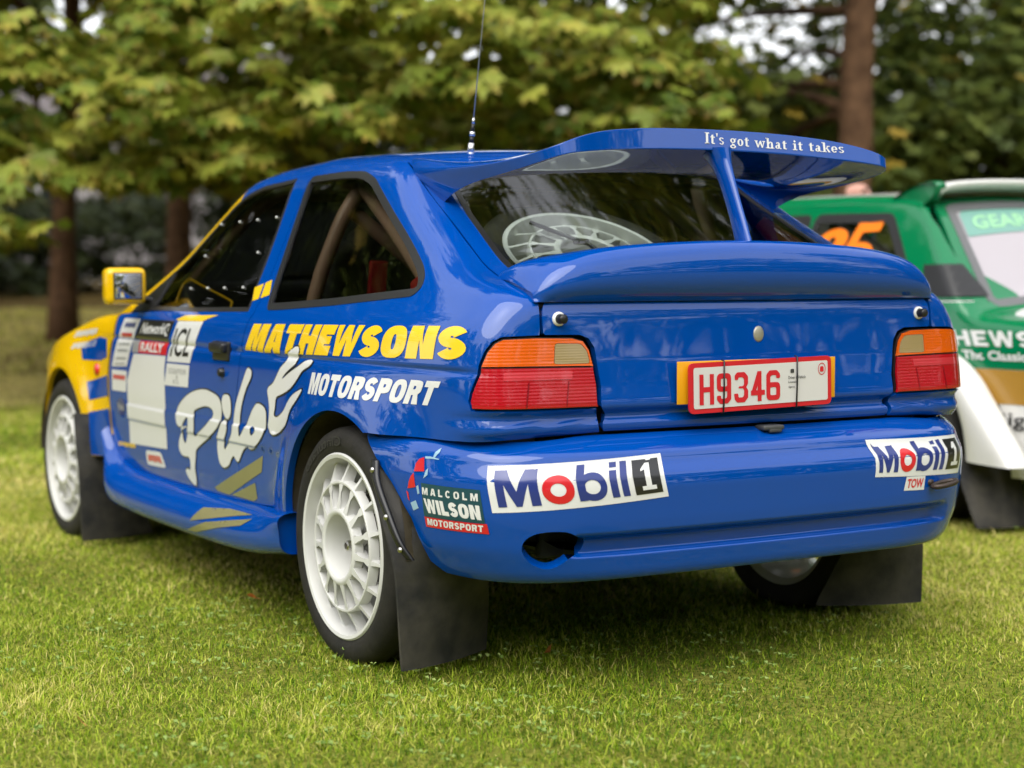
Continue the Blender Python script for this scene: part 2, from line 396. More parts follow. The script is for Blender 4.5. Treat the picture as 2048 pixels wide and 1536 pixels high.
# ================================================================== the setting
FW2 = np.array([fwd.x, fwd.y])/math.hypot(fwd.x, fwd.y); RT2 = np.array([FW2[1], -FW2[0]]); C2 = np.array([CAM_POS.x, CAM_POS.y])
def spot(px, d):
    """ground position d metres ahead of the camera position, under the photograph's column px (2048 wide)"""
    return C2+FW2*d+RT2*d*(px-1024)/3398.3
def depth_of(x, y): return (x-C2[0])*FW2[0]+(y-C2[1])*FW2[1]
def ground_z(x, y):
    d = depth_of(np.asarray(x, float), np.asarray(y, float)); s = np.clip((d-14)/20, 0, 1); return .85*s*s*(3-2*s)
def attr_mat(name, stops, rough=.6, trans=.3, attr='tone', tip=None, spec=.3):
    """leaf-like material: colour from a per-leaf attribute through a ramp, some light through the blade"""
    m = bpy.data.materials.new(name); m.use_nodes = True; nt = m.node_tree; nt.nodes.clear(); N = nt.nodes.new; L = nt.links.new
    out = N('ShaderNodeOutputMaterial'); at = N('ShaderNodeAttribute'); at.attribute_name = attr; r = N('ShaderNodeValToRGB')
    while len(r.color_ramp.elements) < len(stops): r.color_ramp.elements.new(.5)
    for e, (p, c) in zip(r.color_ramp.elements, stops): e.position = p; e.color = (*c, 1)
    L(at.outputs['Fac'], r.inputs[0]); col = r.outputs[0]
    if tip:
        a2 = N('ShaderNodeAttribute'); a2.attribute_name = 'tip'; mx = N('ShaderNodeMix'); mx.data_type = 'RGBA'; L(a2.outputs['Fac'], mx.inputs[0]); L(col, mx.inputs[6]); mx.inputs[7].default_value = (*tip, 1); col = mx.outputs[2]
    b = N('ShaderNodeBsdfPrincipled'); b.inputs['Roughness'].default_value = rough; b.inputs['Specular IOR Level'].default_value = spec; L(col, b.inputs['Base Color'])
    t = N('ShaderNodeBsdfTranslucent'); L(col, t.inputs['Color']); ms = N('ShaderNodeMixShader'); ms.inputs[0].default_value = trans
    L(b.outputs[0], ms.inputs[1]); L(t.outputs[0], ms.inputs[2]); L(ms.outputs[0], out.inputs[0]); return m
def set_attr(o, name, vals):
    a = o.data.attributes.new(name, 'FLOAT', 'POINT'); a.data.foreach_set('value', np.ascontiguousarray(vals, np.float32))
# ------------------------------------------------------------------ ground sheet
def lawn_sheet():
    u = np.concatenate([np.arange(-160, -12, 8), np.arange(-12, 44, 1.), np.arange(44, 400, 12)]); v = np.concatenate([np.arange(-200, -24, 12), np.arange(-24, 24, 1.), np.arange(24, 201, 12)])
    D, Lx = np.meshgrid(u, v, indexing='ij'); X = C2[0]+FW2[0]*D+RT2[0]*Lx; Y = C2[1]+FW2[1]*D+RT2[1]*Lx; Z = ground_z(X, Y)
    V = np.stack([X, Y, Z], -1).reshape(-1, 3); a, b = len(u), len(v); I = np.arange(a*b).reshape(a, b)
    T = np.stack([I[:-1,:-1], I[:-1,1:], I[1:,1:], I[1:,:-1]], -1).reshape(-1, 4)
    m = bpy.data.materials.new('lawn_ground'); m.use_nodes = True; nt = m.node_tree; b_ = nt.nodes['Principled BSDF']; N = nt.nodes.new; L = nt.links.new
    tc = N('ShaderNodeTexCoord'); n1 = N('ShaderNodeTexNoise'); n1.inputs['Scale'].default_value = 1.2; n1.inputs['Detail'].default_value = 8; L(tc.outputs['Object'], n1.inputs['Vector'])
    n2 = N('ShaderNodeTexNoise'); n2.inputs['Scale'].default_value = 60; n2.inputs['Detail'].default_value = 8; L(tc.outputs['Object'], n2.inputs['Vector'])
    g = N('ShaderNodeValToRGB'); g.color_ramp.elements[0].color = (.075,.08,.010,1); g.color_ramp.elements[0].position = .3; g.color_ramp.elements[1].color = (.26,.27,.045,1); g.color_ramp.elements[1].position = .7; L(n2.outputs['Fac'], g.inputs[0])
    s = N('ShaderNodeValToRGB'); s.color_ramp.elements[0].color = (.065,.042,.014,1); s.color_ramp.elements[0].position = .3; s.color_ramp.elements[1].color = (.19,.13,.042,1); s.color_ramp.elements[1].position = .7; L(n2.outputs['Fac'], s.inputs[0])
    # bare soil and leaf litter under the trees: follows the distance from the lawn's edge, broken up by noise
    at = N('ShaderNodeAttribute'); at.attribute_name = 'litter'; ad = N('ShaderNodeMath'); ad.operation = 'MULTIPLY_ADD'; L(n1.outputs['Fac'], ad.inputs[0]); ad.inputs[1].default_value = 1.0; L(at.outputs['Fac'], ad.inputs[2])
    st = N('ShaderNodeMapRange'); st.inputs[1].default_value = .45; st.inputs[2].default_value = 1.40; L(ad.outputs[0], st.inputs[0])
    mx = N('ShaderNodeMix'); mx.data_type = 'RGBA'; L(st.outputs[0], mx.inputs[0]); L(g.outputs[0], mx.inputs[6]); L(s.outputs[0], mx.inputs[7]); L(mx.outputs[2], b_.inputs['Base Color'])
    b_.inputs['Roughness'].default_value = .95; b_.inputs['Specular IOR Level'].default_value = .1
    o = fast_mesh('lawn', V, T, m, smooth=True); set_attr(o, 'litter', np.clip((depth_of(V[:,0], V[:,1])-9)/9, 0, 1)); return tag(o, kind='structure')
lawn_sheet()
# ------------------------------------------------------------------ grass
def vnoise(x, y, s, seed):
    r = np.random.default_rng(seed); T = r.random((64, 64)); u, v = x/s, y/s; i, j = np.floor(u).astype(int), np.floor(v).astype(int); f, g = u-i, v-j; f = f*f*(3-2*f); g = g*g*(3-2*g)
    q = lambda a, b: T[a % 64, b % 64]
    return (q(i,j)*(1-f)+q(i+1,j)*f)*(1-g)+(q(i,j+1)*(1-f)+q(i+1,j+1)*f)*g
def grass_blades(d0, d1, dens_, lmin, lmax, wid, margin=1.25):
    r = RNG; area_d = r.random(int(dens_*.305*margin*(d1*d1-d0*d0)*1.0)); d = np.sqrt(d0*d0+area_d*(d1*d1-d0*d0)); l = (r.random(len(d))*2-1)*d*.302*margin
    x = C2[0]+FW2[0]*d+RT2[0]*l; y = C2[1]+FW2[1]*d+RT2[1]*l; keep = np.ones(len(x), bool)
    for wx, wy in ((0,.74),(0,-.74),(2.551,.73),(2.551,-.73)): keep &= ~((abs(x-wx) < .07) & (abs(y-wy) < .11))
    n1 = .6*vnoise(x, y, .55, 1)+.4*vnoise(x, y, .17, 2); n2 = vnoise(x, y, 1.4, 3)
    keep &= r.random(len(x)) < .40+.8*n1
    x, y, n1, n2 = x[keep], y[keep], n1[keep], n2[keep]; n = len(x)
    h = (lmin+(lmax-lmin)*r.random(n)**1.3)*(.55+.85*n1)*np.where(r.random(n) < .05, 1.7, 1.); w = wid*(.7+.6*r.random(n)); az = r.random(n)*2*math.pi
    lean = .35+1.5*r.random(n)**1.1; dx, dy = np.cos(az), np.sin(az); px_, py_ = -dy, dx
    pts = []
    for t, ww in ((0, 1.), (.5, .85), (1., 0.)):
        out = h*lean*t*t*.9; up = h*t*(1-.28*lean*t); z = ground_z(x, y)
        c = np.stack([x+dx*out, y+dy*out, z-.002+up], 1)
        if ww: pts += [c+np.stack([px_, py_, 0*x], 1)*(w*ww/2)[:,None], c-np.stack([px_, py_, 0*x], 1)*(w*ww/2)[:,None]]
        else: pts += [c]
    V = np.stack(pts, 1); k = np.arange(n)[:,None]*5
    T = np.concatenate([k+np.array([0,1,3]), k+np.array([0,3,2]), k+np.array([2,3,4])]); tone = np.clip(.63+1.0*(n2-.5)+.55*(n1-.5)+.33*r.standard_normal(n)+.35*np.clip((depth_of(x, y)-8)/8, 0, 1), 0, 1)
    return V.reshape(-1, 3), T, np.repeat(tone, 5)
def clover(nc):
    r = RNG; d = np.sqrt(3.2**2+r.random(nc)*(8**2-3.2**2)); l = (r.random(nc)*2-1)*d*.36; x = C2[0]+FW2[0]*d+RT2[0]*l; y = C2[1]+FW2[1]*d+RT2[1]*l
    k = (vnoise(x, y, .8, 5)+.5*vnoise(x, y, .3, 6) > .88) & (r.random(nc) < .55); x, y = x[k], y[k]; n = len(x); z = .018+.016*r.random(n); R = .004+.0035*r.random(n); az = r.random(n)*6.28
    V, T, K = [], [], 0
    for j in range(3):
        a = az+j*2.094; c = np.stack([x+np.cos(a)*R, y+np.sin(a)*R, z+.003*r.standard_normal(n)], 1)
        P = [np.stack([x, y, z], 1)]
        for da, rr in ((-.62,1.25),(-.38,1.9),(0,1.75),(.38,1.9),(.62,1.25)): P.append(np.stack([x+np.cos(a+da)*R*rr, y+np.sin(a+da)*R*rr, z+(.004*np.cos(a*3)+.002)*rr], 1))
        V.append(np.stack(P, 1)); 
    V = np.concatenate(V); m = len(V); b = np.arange(m)[:,None]*6; T = np.concatenate([b+np.array([0,i,i+1]) for i in range(1, 5)]); return V.reshape(-1, 3), T, np.repeat(np.clip(.45+.25*r.standard_normal(m), 0, 1), 6)
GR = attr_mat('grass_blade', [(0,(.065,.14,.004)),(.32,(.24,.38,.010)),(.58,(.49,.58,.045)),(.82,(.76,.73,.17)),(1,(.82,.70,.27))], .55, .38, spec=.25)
CL = attr_mat('clover_leaf', [(0,(.15,.26,.04)),(1,(.42,.52,.16))], .6, .25)
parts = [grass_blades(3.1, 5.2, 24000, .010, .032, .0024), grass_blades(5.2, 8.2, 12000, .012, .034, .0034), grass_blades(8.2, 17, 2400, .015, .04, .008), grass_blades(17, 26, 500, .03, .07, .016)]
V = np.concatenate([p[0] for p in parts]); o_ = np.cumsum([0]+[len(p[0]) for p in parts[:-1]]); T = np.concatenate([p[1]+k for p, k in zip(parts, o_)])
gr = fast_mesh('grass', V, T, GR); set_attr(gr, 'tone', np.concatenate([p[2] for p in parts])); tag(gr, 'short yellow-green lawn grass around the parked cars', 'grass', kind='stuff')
V, T, t_ = clover(7000); cl = fast_mesh('clover', V, T, CL); set_attr(cl, 'tone', t_); tag(cl, 'low clover and weeds scattered through the lawn', 'clover', kind='stuff')
# ------------------------------------------------------------------ trees
def leaf_cloud(pads, size, per_m2, droop=.5, leaflets=5, seed=0, simple=False):
    """pads: (cx,cy,cz, radius, thickness). Returns vertices, triangles, tone, tip"""
    r = np.random.default_rng(seed); P, O, SD = [], [], []
    for cx, cy, cz, R, th in pads:
        n = max(3, int(per_m2*math.pi*R*R)); a = r.random(n)*2*math.pi; q = np.sqrt(r.random(n)); rr = q*R*(.75+.35*np.sin(a*3+cx*7)+.2*r.random(n))
        P.append(np.stack([cx+rr*np.cos(a), cy+rr*np.sin(a), cz+th*(r.random(n)-.5)-droop*.45*R*q*q], 1)); O.append(a+.7*r.standard_normal(n)); SD.append(np.full(n, r.random()))
    P = np.concatenate(P); O = np.concatenate(O); SD = np.concatenate(SD); n = len(P); s = size*(.65+.7*r.random(n)); tilt = -.35-.5*r.random(n)      # leaves hang outwards and down
    tone = np.clip(.5+.22*r.standard_normal(n)+.35*(SD-.5), 0, 1); Vs, Tn, Tp = [], [], []
    angs = np.linspace(-1.25, 1.25, leaflets); lens = np.cos(angs*.62)
    ca, sa = np.cos(O), np.sin(O); ct, st = np.cos(tilt), np.sin(tilt); roll_ = .35*r.standard_normal(n)
    for a, L in zip(angs, lens):
        f = np.array([math.cos(a), math.sin(a)]); g = np.array([-f[1], f[0]])*.21
        q = [(0., 0., 0.), (*(f*.58*L+g*L), .03), (*(f*1.0*L), -.10), (*(f*.58*L-g*L), .03)]
        X = np.array([[p[0], p[1], p[2]] for p in q])
        loc = X[None]*s[:,None,None]; x_, y_, z_ = loc[...,0], loc[...,1], loc[...,2]+loc[...,1]*roll_[:,None]
        x2 = x_*ct[:,None]-z_*st[:,None]; z2 = x_*st[:,None]+z_*ct[:,None]
        W = np.stack([x2*ca[:,None]-y_*sa[:,None], x2*sa[:,None]+y_*ca[:,None], z2], -1)+P[:,None,:]
        Vs.append(W); Tn.append(np.repeat(tone[:,None], 4, 1)); Tp.append(np.tile(np.array([0, .0, 1., .0]), (n, 1))*(r.random((n, 1)) < .45)*(.3+.7*r.random((n, 1))))
    V = np.concatenate(Vs).reshape(-1, 3); k = np.arange(len(V)//4)[:,None]*4; T = np.concatenate([k+np.array([0,1,2]), k+np.array([0,2,3])])
    return V, T, np.concatenate(Tn).ravel(), np.concatenate(Tp).ravel()
BARK = material('bark', (.075,.040,.022), .9, 0, 0, .2, noise=(7, .22, (.19,.105,.058)), bump=(18, .9))
LEAF = attr_mat('chestnut_leaf', [(0,(.045,.085,.006)),(.35,(.14,.20,.018)),(.7,(.31,.345,.045)),(1,(.48,.45,.08))], .5, .30, tip=(.36,.19,.045), spec=.35)
LEAF2 = attr_mat('small_leaf', [(0,(.045,.075,.014)),(.5,(.14,.185,.036)),(.9,(.27,.31,.06)),(1,(.48,.34,.05))], .45, .28, spec=.45)
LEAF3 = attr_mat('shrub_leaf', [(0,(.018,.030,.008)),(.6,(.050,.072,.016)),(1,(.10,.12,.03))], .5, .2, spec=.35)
def limb(bm, a, b, r0, r1, bend=.3, seg=7, rng=random):
    a, b = Vector(a), Vector(b); L = (b-a).length; m = (a+b)/2+Vector((rng.uniform(-1,1), rng.uniform(-1,1), rng.uniform(.0,.6)))*L*bend*.3
    pts = [(1-t)**2*a+2*t*(1-t)*m+t*t*b for t in np.linspace(0, 1, 7)]; tube(bm, pts, [r0+(r1-r0)*t for t in np.linspace(0, 1, 7)], seg)
def tree(name, px, d, h, r, lean, pads, size, per, lm, label, cat, grp, seed, fork=None, leaflets=5):
    base = spot(px, d); z0 = float(ground_z(*base)); t = empty(name, (base[0], base[1], z0)); tag(t, label, cat, grp)
    rng = random.Random(seed); B = Vector((0, 0, -.15)); top = Vector((RT2[0]*lean, RT2[1]*lean, h)); bm = bmesh.new()
    n = 12; pts = [B+(top-B)*k/n+Vector((rng.uniform(-1,1)*.04*h/5, rng.uniform(-1,1)*.04*h/5, 0))*(0 < k < n) for k in range(n+1)]
    tube(bm, pts, [r*(1.35 if k == 0 else 1.1 if k == 1 else 1-.62*k/n) for k in range(n+1)], 14); from_bm('trunk', bm, BARK, t)
    loc = Vector((base[0], base[1], z0)); tgt = sorted(pads, key=lambda p: rng.random())[:22]
    bm = bmesh.new()
    for p in tgt:
        q = Vector(p[:3])-loc; hz = min(max(.30*h, q.z*.55+.1*h), .9*h); a = B+(top-B)*((hz+.15)/(h+.15)); limb(bm, a, q, r*.30, .015, .5, 6, rng)
    from_bm('limb', bm, BARK, t)
    V, T, tone, tip = leaf_cloud(pads, size, per, seed=seed, leaflets=leaflets); V = V-np.array(loc)[None]; c = fast_mesh('crown', V, T, lm, t); set_attr(c, 'tone', tone); set_attr(c, 'tip', tip); c['kind'] = 'stuff'
    return t
def pads_view(n, pxr, rowr, dr, R, seed, thk=.22):
    """leaf pads spread over a block of air given as columns, rows and depths of the view"""
    r = np.random.default_rng(seed); out = []
    for _ in range(n):
        d = r.uniform(*dr); px = r.uniform(*pxr); row = r.uniform(*rowr); p = spot(px, d); z = .994+(557-row)/3398.3*d; out.append((p[0], p[1], z, R*r.uniform(.6, 1.3), thk*R))
    return out
def pads_ball(px, d, z, rad, rz, n, R, seed):
    r = np.random.default_rng(seed); b = spot(px, d); out = []
    for _ in range(n):
        v = r.standard_normal(3); v /= np.linalg.norm(v); q = r.random()**.4; out.append((b[0]+v[0]*rad*q, b[1]+v[1]*rad*q, z+v[2]*rz*q, R*r.uniform(.7, 1.3), .25*R))
    return out
GT = 'trees along the edge of the lawn'
tree('chestnut_tree', 125, 21, 7.5, .165, .3, pads_view(40, (-260,330), (20,330), (12.5,17), .62, 11)+pads_view(9, (-260,10), (330,470), (12,15), .4, 12)+pads_view(10, (200,330), (300,350), (13,15), .4, 13)+pads_ball(60, 17, 6.2, 4.2, 2.4, 60, 1.0, 14)+pads_ball(20, 17.5, 13, 4.8, 8.4, 74, 1.3, 15), .155, 50, LEAF, 'chestnut tree with bare brown trunk farthest left in the photo', 'tree', GT, 21)
tree('chestnut_tree', 370, 23, 8, .185, -.2, pads_view(32, (270,620), (-20,300), (13,18), .62, 31)+pads_view(10, (330,480), (270,350), (13,15), .4, 32)+pads_ball(430, 18, 6.4, 4.0, 2.4, 55, 1.0, 33)+pads_ball(430, 18.5, 13, 4.8, 8.4, 74, 1.3, 34), .155, 50, LEAF, 'chestnut tree with dark trunk above the yellow door mirror', 'tree', GT, 41)
tree('chestnut_tree', 640, 20, 8, .18, .2, pads_view(58, (560,1000), (-20,380), (13,17.5), .62, 51)+pads_ball(760, 17, 6.4, 4.0, 2.4, 55, 1.0, 52)+pads_ball(760, 18, 13, 4.8, 8.4, 74, 1.3, 53), .155, 50, LEAF, 'leafy chestnut tree behind the radio aerial of the blue car', 'tree', GT, 61)
tree('chestnut_tree', 1180, 20, 8, .18, .1, pads_view(60, (960,1420), (-20,400), (13.5,18), .62, 71)+pads_ball(1200, 17.5, 6.4, 4.0, 2.4, 55, 1.0, 72)+pads_ball(1200, 18.5, 13, 4.8, 8.4, 74, 1.3, 73), .155, 50, LEAF, 'chestnut tree directly behind the blue rear wing', 'tree', GT, 81)
tree('broadleaf_tree', 1665, 16.4, 8.5, .20, .62, pads_view(90, (1380,1700), (170,420), (22,30), .7, 91, 1.2)+pads_view(60, (1360,1760), (-60,330), (22,31), .6, 92, 1.2)+pads_view(46, (1390,1800), (130,430), (17,21), .55, 95, 1.1)+pads_ball(1600, 27, 9.5, 4.5, 2.6, 45, 1.1, 93)+pads_ball(1650, 27, 13.5, 4.8, 4.5, 70, 1.4, 94), .15, 30, LEAF2, 'tall tree with leaning brown trunk above the green car', 'tree', GT, 101)
tree('broadleaf_tree', 1990, 23, 8.5, .2, .2, pads_view(210, (1740,2300), (-60,440), (19,25), .62, 111, 1.3)+pads_ball(2050, 24, 8.5, 4.5, 2.6, 45, 1.1, 112)+pads_ball(2120, 23, 14, 5, 8, 110, 1.4, 113), .15, 38, LEAF2, 'dense dark tree at the right edge behind the white roof', 'tree', GT, 121)
# shrubs between and behind the trunks
def shrub(px, d, w, h, label, seed):
    b = spot(px, d); z0 = float(ground_z(*b)); t = empty('shrub', (b[0], b[1], z0)); tag(t, label, 'shrub', 'dark shrubs under the trees'); r = np.random.default_rng(seed); pads = []
    for _ in range(int(26*w*h)):
        a, q = r.random()*6.28, math.sqrt(r.random()); z = r.random(); k = math.sqrt(max(.05, 1-(z*.95)**2)); pads.append((math.cos(a)*q*w*.5*k, math.sin(a)*q*w*.5*k, .1+z*h, .42, .2))
    bm = bmesh.new(); rr = random.Random(seed)
    for _ in range(5): limb(bm, (0,0,-.1), (rr.uniform(-.3,.3)*w, rr.uniform(-.3,.3)*w, h*.7), .04, .01, .4, 6, rr)
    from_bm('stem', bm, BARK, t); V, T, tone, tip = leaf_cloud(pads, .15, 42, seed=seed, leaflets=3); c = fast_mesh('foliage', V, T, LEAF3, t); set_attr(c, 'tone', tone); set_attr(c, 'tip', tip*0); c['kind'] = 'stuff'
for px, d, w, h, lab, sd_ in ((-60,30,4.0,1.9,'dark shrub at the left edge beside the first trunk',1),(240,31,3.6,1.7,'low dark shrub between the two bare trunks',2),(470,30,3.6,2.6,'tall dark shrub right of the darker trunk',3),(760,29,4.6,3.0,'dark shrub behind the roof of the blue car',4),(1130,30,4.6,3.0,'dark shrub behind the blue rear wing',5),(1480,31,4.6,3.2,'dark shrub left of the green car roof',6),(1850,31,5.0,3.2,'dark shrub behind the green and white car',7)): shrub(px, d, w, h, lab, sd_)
# ------------------------------------------------------------------ the pale house glimpsed between the trunks
def house():
    b = spot(210, 46); t = empty('house', (b[0], b[1], 1.1), math.atan2(FW2[1], FW2[0])); tag(t, 'pale grey house glimpsed between the two bare trunks', 'house')
    W_, H_, D_ = 11, 4.2, 7; wl_ = material('house_render', (.72,.67,.70), .9, noise=(3, .3, (.64,.60,.63)))
    bm = bmesh.new(); box(bm, (D_/2, 0, H_/2-.1), (D_, W_, H_)); from_bm('wall', bm, wl_, t, smooth=False)
    bm = bmesh.new(); prism(bm, [(-.4, H_-.1), (D_+.4, H_-.1), (D_/2, H_+2.3)], lambda u, v, h: Vector((u, h, v)), -W_/2-.3, W_/2+.3); from_bm('roof', bm, material('roof_slate', (.14,.12,.12), .8), t, smooth=False)
    for y in (-3.6, -1.2, 1.2, 3.6):
        bm = bmesh.new(); box(bm, (-.03, y, 2.2), (.10, 1.1, 1.4)); f = from_bm('window', bm, material('window_frame', (.7,.7,.7), .5), t, smooth=False); bm = bmesh.new(); box(bm, (-.07, y, 2.2), (.06, .9, 1.2)); from_bm('pane', bm, material('window_pane', (.03,.035,.04), .05), f, smooth=False)
house()
# ------------------------------------------------------------------ the wood that rings the lawn (behind and beside the camera; it shows in the paintwork)
def far_wood():
    r = np.random.default_rng(5); pads = []
    for k in range(72):
        a = r.uniform(math.radians(24), math.radians(336)); R_ = r.uniform(24, 34); h = r.uniform(13, 19) if a < math.radians(112) or a > math.radians(262) else r.uniform(7, 11); c = np.array([math.cos(yaw+a), math.sin(yaw+a)])*R_
        for _ in range(int(4.2*h)): v = r.standard_normal(3); v /= np.linalg.norm(v); pads.append((c[0]+v[0]*2.8, c[1]+v[1]*2.8, max(.6, h*.52+v[2]*h*.48), 1.5, .6))
    V, T, tone, tip = leaf_cloud(pads, .6, 4, seed=9, leaflets=3); o = fast_mesh('far_wood', V, T, LEAF2); set_attr(o, 'tone', tone); set_attr(o, 'tip', tip*0); tag(o, 'belt of trees ringing the rest of the lawn', 'wood', kind='stuff')
far_wood()
# ================================================================== the blue and yellow rally car
BLUE = waviness(material('paint_blue', (.0, .060, .34), .4, 0, 1.0, .0, coat_rough=.015))
YELLOW = waviness(material('paint_yellow', (.80, .48, .003), .4, 0, 1.0, .0))
VWHITE = material('vinyl_white', (.72, .72, .71), .30, 0, .6, .3)
VYEL = material('vinyl_yellow', (.86, .56, .01), .30, 0, .6, .5)
VBLACK = material('vinyl_black', (.012, .012, .013), .30, 0, .6, .5)
VRED = material('vinyl_red', (.62, .012, .02), .30, 0, .6, .5)
VNAVY = material('vinyl_navy', (.018, .035, .20), .30, 0, .6, .5)
VTEAL = material('vinyl_teal', (.006, .06, .085), .30, 0, .6, .5)
VPALE = material('vinyl_pale_blue', (.30, .48, .62), .30, 0, .6, .5)
VKHAKI = material('vinyl_khaki', (.24, .22, .10), .35, 0, .6, .5)
VGREY = material('vinyl_grey', (.32, .32, .33), .35, 0, .4, .5)
RUBBER = material('rubber_black', (.014, .0135, .013), .72, 0, 0, .3, noise=(12, .25, (.030, .027, .022)), bump=(60, .2))
FLAP = material('mud_flap_black', (.018, .018, .019), .62, 0, 0, .35, noise=(11, .16, (.060, .054, .044)), bump=(14, .5))
TRIM = material('trim_black', (.012, .012, .013), .35, 0, 0, .5)
SEAL = material('window_seal', (.016, .016, .017), .4, 0, .2, .5)
METAL = material('bare_metal', (.55, .53, .50), .3, 1.0)
DARKM = material('dark_metal', (.10, .09, .085), .45, .8)
INNER = material('cabin_dark', (.012, .013, .013), .8)
LINER = material('arch_liner_dusty', (.045, .036, .022), .9, noise=(14, .2, (.085, .066, .036)), bump=(60, .3))
WHEELW = material('wheel_white', (.70, .70, .68), .38, 0, .35, .4, noise=(5, .35, (.63, .625, .59)))
CAGE = material('cage_bronze', (.50, .34, .22), .45, 0, .3)
SEATRED = material('seat_red', (.45, .01, .015), .6)
GLASS = glass_material('glass_side', (.60, .59, .56), 1.65)
GLASSR = glass_material('glass_rear', (.92, .99, .95), 1.7)
def ribbed(name, col, sc, rough=.18):
    m = material(name, col, rough, 0, .9, .5); nt = m.node_tree; b = nt.nodes['Principled BSDF']
    tc = nt.nodes.new('ShaderNodeTexCoord'); sep = nt.nodes.new('ShaderNodeSeparateXYZ'); nt.links.new(tc.outputs['Object'], sep.inputs[0])
    hs = []
    for ax in ('Z', 'Z'):
        mu = nt.nodes.new('ShaderNodeMath'); mu.operation = 'MULTIPLY'; mu.inputs[1].default_value = sc; nt.links.new(sep.outputs[ax], mu.inputs[0])
        si = nt.nodes.new('ShaderNodeMath'); si.operation = 'SINE'; nt.links.new(mu.outputs[0], si.inputs[0]); hs.append(si)
    ad = nt.nodes.new('ShaderNodeMath'); nt.links.new(hs[0].outputs[0], ad.inputs[0]); nt.links.new(hs[1].outputs[0], ad.inputs[1])
    bp = nt.nodes.new('ShaderNodeBump'); bp.inputs['Strength'].default_value = .11; bp.inputs['Distance'].default_value = .0012
    nt.links.new(ad.outputs[0], bp.inputs['Height']); nt.links.new(bp.outputs[0], b.inputs['Normal']); return m
LAMB = ribbed('lens_amber', (.72, .105, .001), 800); LRED = ribbed('lens_red', (.42, .001, .010), 800); LCLR = ribbed('lens_clear', (.34, .25, .11), 1000)

car = empty('rally_car'); tag(car, 'blue and yellow rally car with tall rear wing parked on the lawn', 'car')
FB, FU = F_body, F_bump
def P3(uv, mode='side', F=FB): return on_skin(F, A(*uv), mode)[0]
MIR = A(1, -1, 1)
# --- shared edges
xs_re = np.linspace(.199, 1.25, 22); RE = P3([(x, .551+.004*math.sin((x-.2)*3)) for x in xs_re], 'top')        # roof edge, rear to front
seam_xz = smooth_line(A((.712,.333),(.754,.426),(.774,.503),(.773,.581),(.748,.66),(.726,.734),(.717,.78),(.701,.87),(.690,.91),(.705,1.05),(.718,1.17),(.732,1.285)), 6)
seam = np.vstack([P3(seam_xz), P3([(.745, .551)], 'top')])
cseam = smooth_line(A((.199,.551,1.314),(.125,.566,1.282),(.051,.575,1.238),(-.109,.587,1.146),(-.243,.603,1.075),(-.374,.622,1.015),(-.50,.630,.978),(-.576,.622,.955),(-.602,.621,.932),(-.613,.623,.864)), 6)
lamp_cyl = A((.742,.707),(.739,.727),(.727,.77),(.725,.793),(.717,.824),(.707,.844),(.695,.854),(.653,.857),(.602,.855),(.583,.847),(.572,.825),(.565,.793),(.556,.741),(.551,.688),(.614,.688),(.693,.689),(.738,.690))
arch = A(*[(.345*math.cos(a), .31+.345*math.sin(a)) for a in np.radians(np.linspace(5, 119.5, 40))])
# --- rear quarter (both sides)
qwin = A((.61,.912),(.632,.940),(.676,1.095),(.722,1.276),(.714,1.300),(.481,1.302),(.357,1.296),(.268,1.272),(.151,1.213),(-.029,1.120),(-.203,1.024),(-.235,.998),(-.249,.971),(-.229,.951),(.17,.924),(.499,.908),(.595,.905))
qwin = rnd(qwin, .03, 4)
lam_in = [i for i in range(13, 16)]
qo = np.vstack([P3(arch), P3([(-.19,.612),(-.316,.613),(-.439,.613),(-.52,.613)]), P3([(.735,.613),(.70,.616),(.66,.620),(.60,.624),(.556,.627),(.556,.6835),(.614,.6835),(.693,.6845),(.741,.6855),(.7465,.707),(.7435,.727),(.7315,.771),(.729,.794),(.721,.826),(.7105,.847),(.697,.8585),(.6475,.8615)], 'cyl'),
                cseam[::-1][1:], RE[1:11], seam[::-1], P3([(.60,.338),(.45,.342),(.36,.340)])])
for mir in (False, True):
    q = skin('quarter_panel', FB, [qo, P3(qwin)], 'sph', BLUE, car, .0105, uvs_3d=True, mirror=mir)
    w = skin('quarter_window', FB, [offset_poly(qwin, .016)], 'side', GLASS, car, .04, off=-.003, fold=0, mirror=mir)
    skin('window_seal', FB, [offset_poly(qwin, -.001), offset_poly(qwin, .019)], 'side', SEAL, w, .012, off=.002, fold=.006, mirror=mir)
# --- door and front wing
dwin_top = A((.842,1.300),(1.084,1.288),(1.20,1.268),(1.262,1.247))
dfront = A((1.936,.865),(1.945,.80),(1.985,.71),(2.005,.653),(2.005,.56),(1.995,.46),(1.965,.40),(1.93,.345))
do = np.vstack([seam_xz+A(.0045, 0), to_uv(P3([(.750, .551)], 'top'), 'side'), to_uv(RE[12:], 'side'), dwin_top[::-1], A((.801,1.135),(.769,.974),(.741,.900)), A((1.2,.893),(1.523,.888),(1.75,.880),(1.90,.872)), dfront, A((1.612,.320),(1.125,.321))])
dglass = np.vstack([A((.741,.900),(.769,.974),(.801,1.135),(.842,1.300)), dwin_top[1:], A((1.308,1.224),(1.508,1.100),(1.62,1.02),(1.60,.892),(1.2,.893))])
sail = A((1.60,.890),(1.62,1.02),(1.73,.942),(1.80,.882))
ap_low = A((1.262,1.247),(1.308,1.224),(1.508,1.100),(1.62,1.02),(1.73,.942),(1.80,.882))
wsx = np.linspace(1.25, 1.93, 16); WSY = lambda x: np.interp(x, [1.2, 1.5, 1.93], [.549, .605, .70])
ws_edge = P3([(x, WSY(x)) for x in wsx], 'top')
wing_arch = A(*[(2.551+.345*math.cos(a), .31+.345*math.sin(a)) for a in np.radians(np.linspace(172, 8, 40))])
wing_top = P3([(x, .62) for x in np.linspace(3.1, 1.95, 14)], 'top')
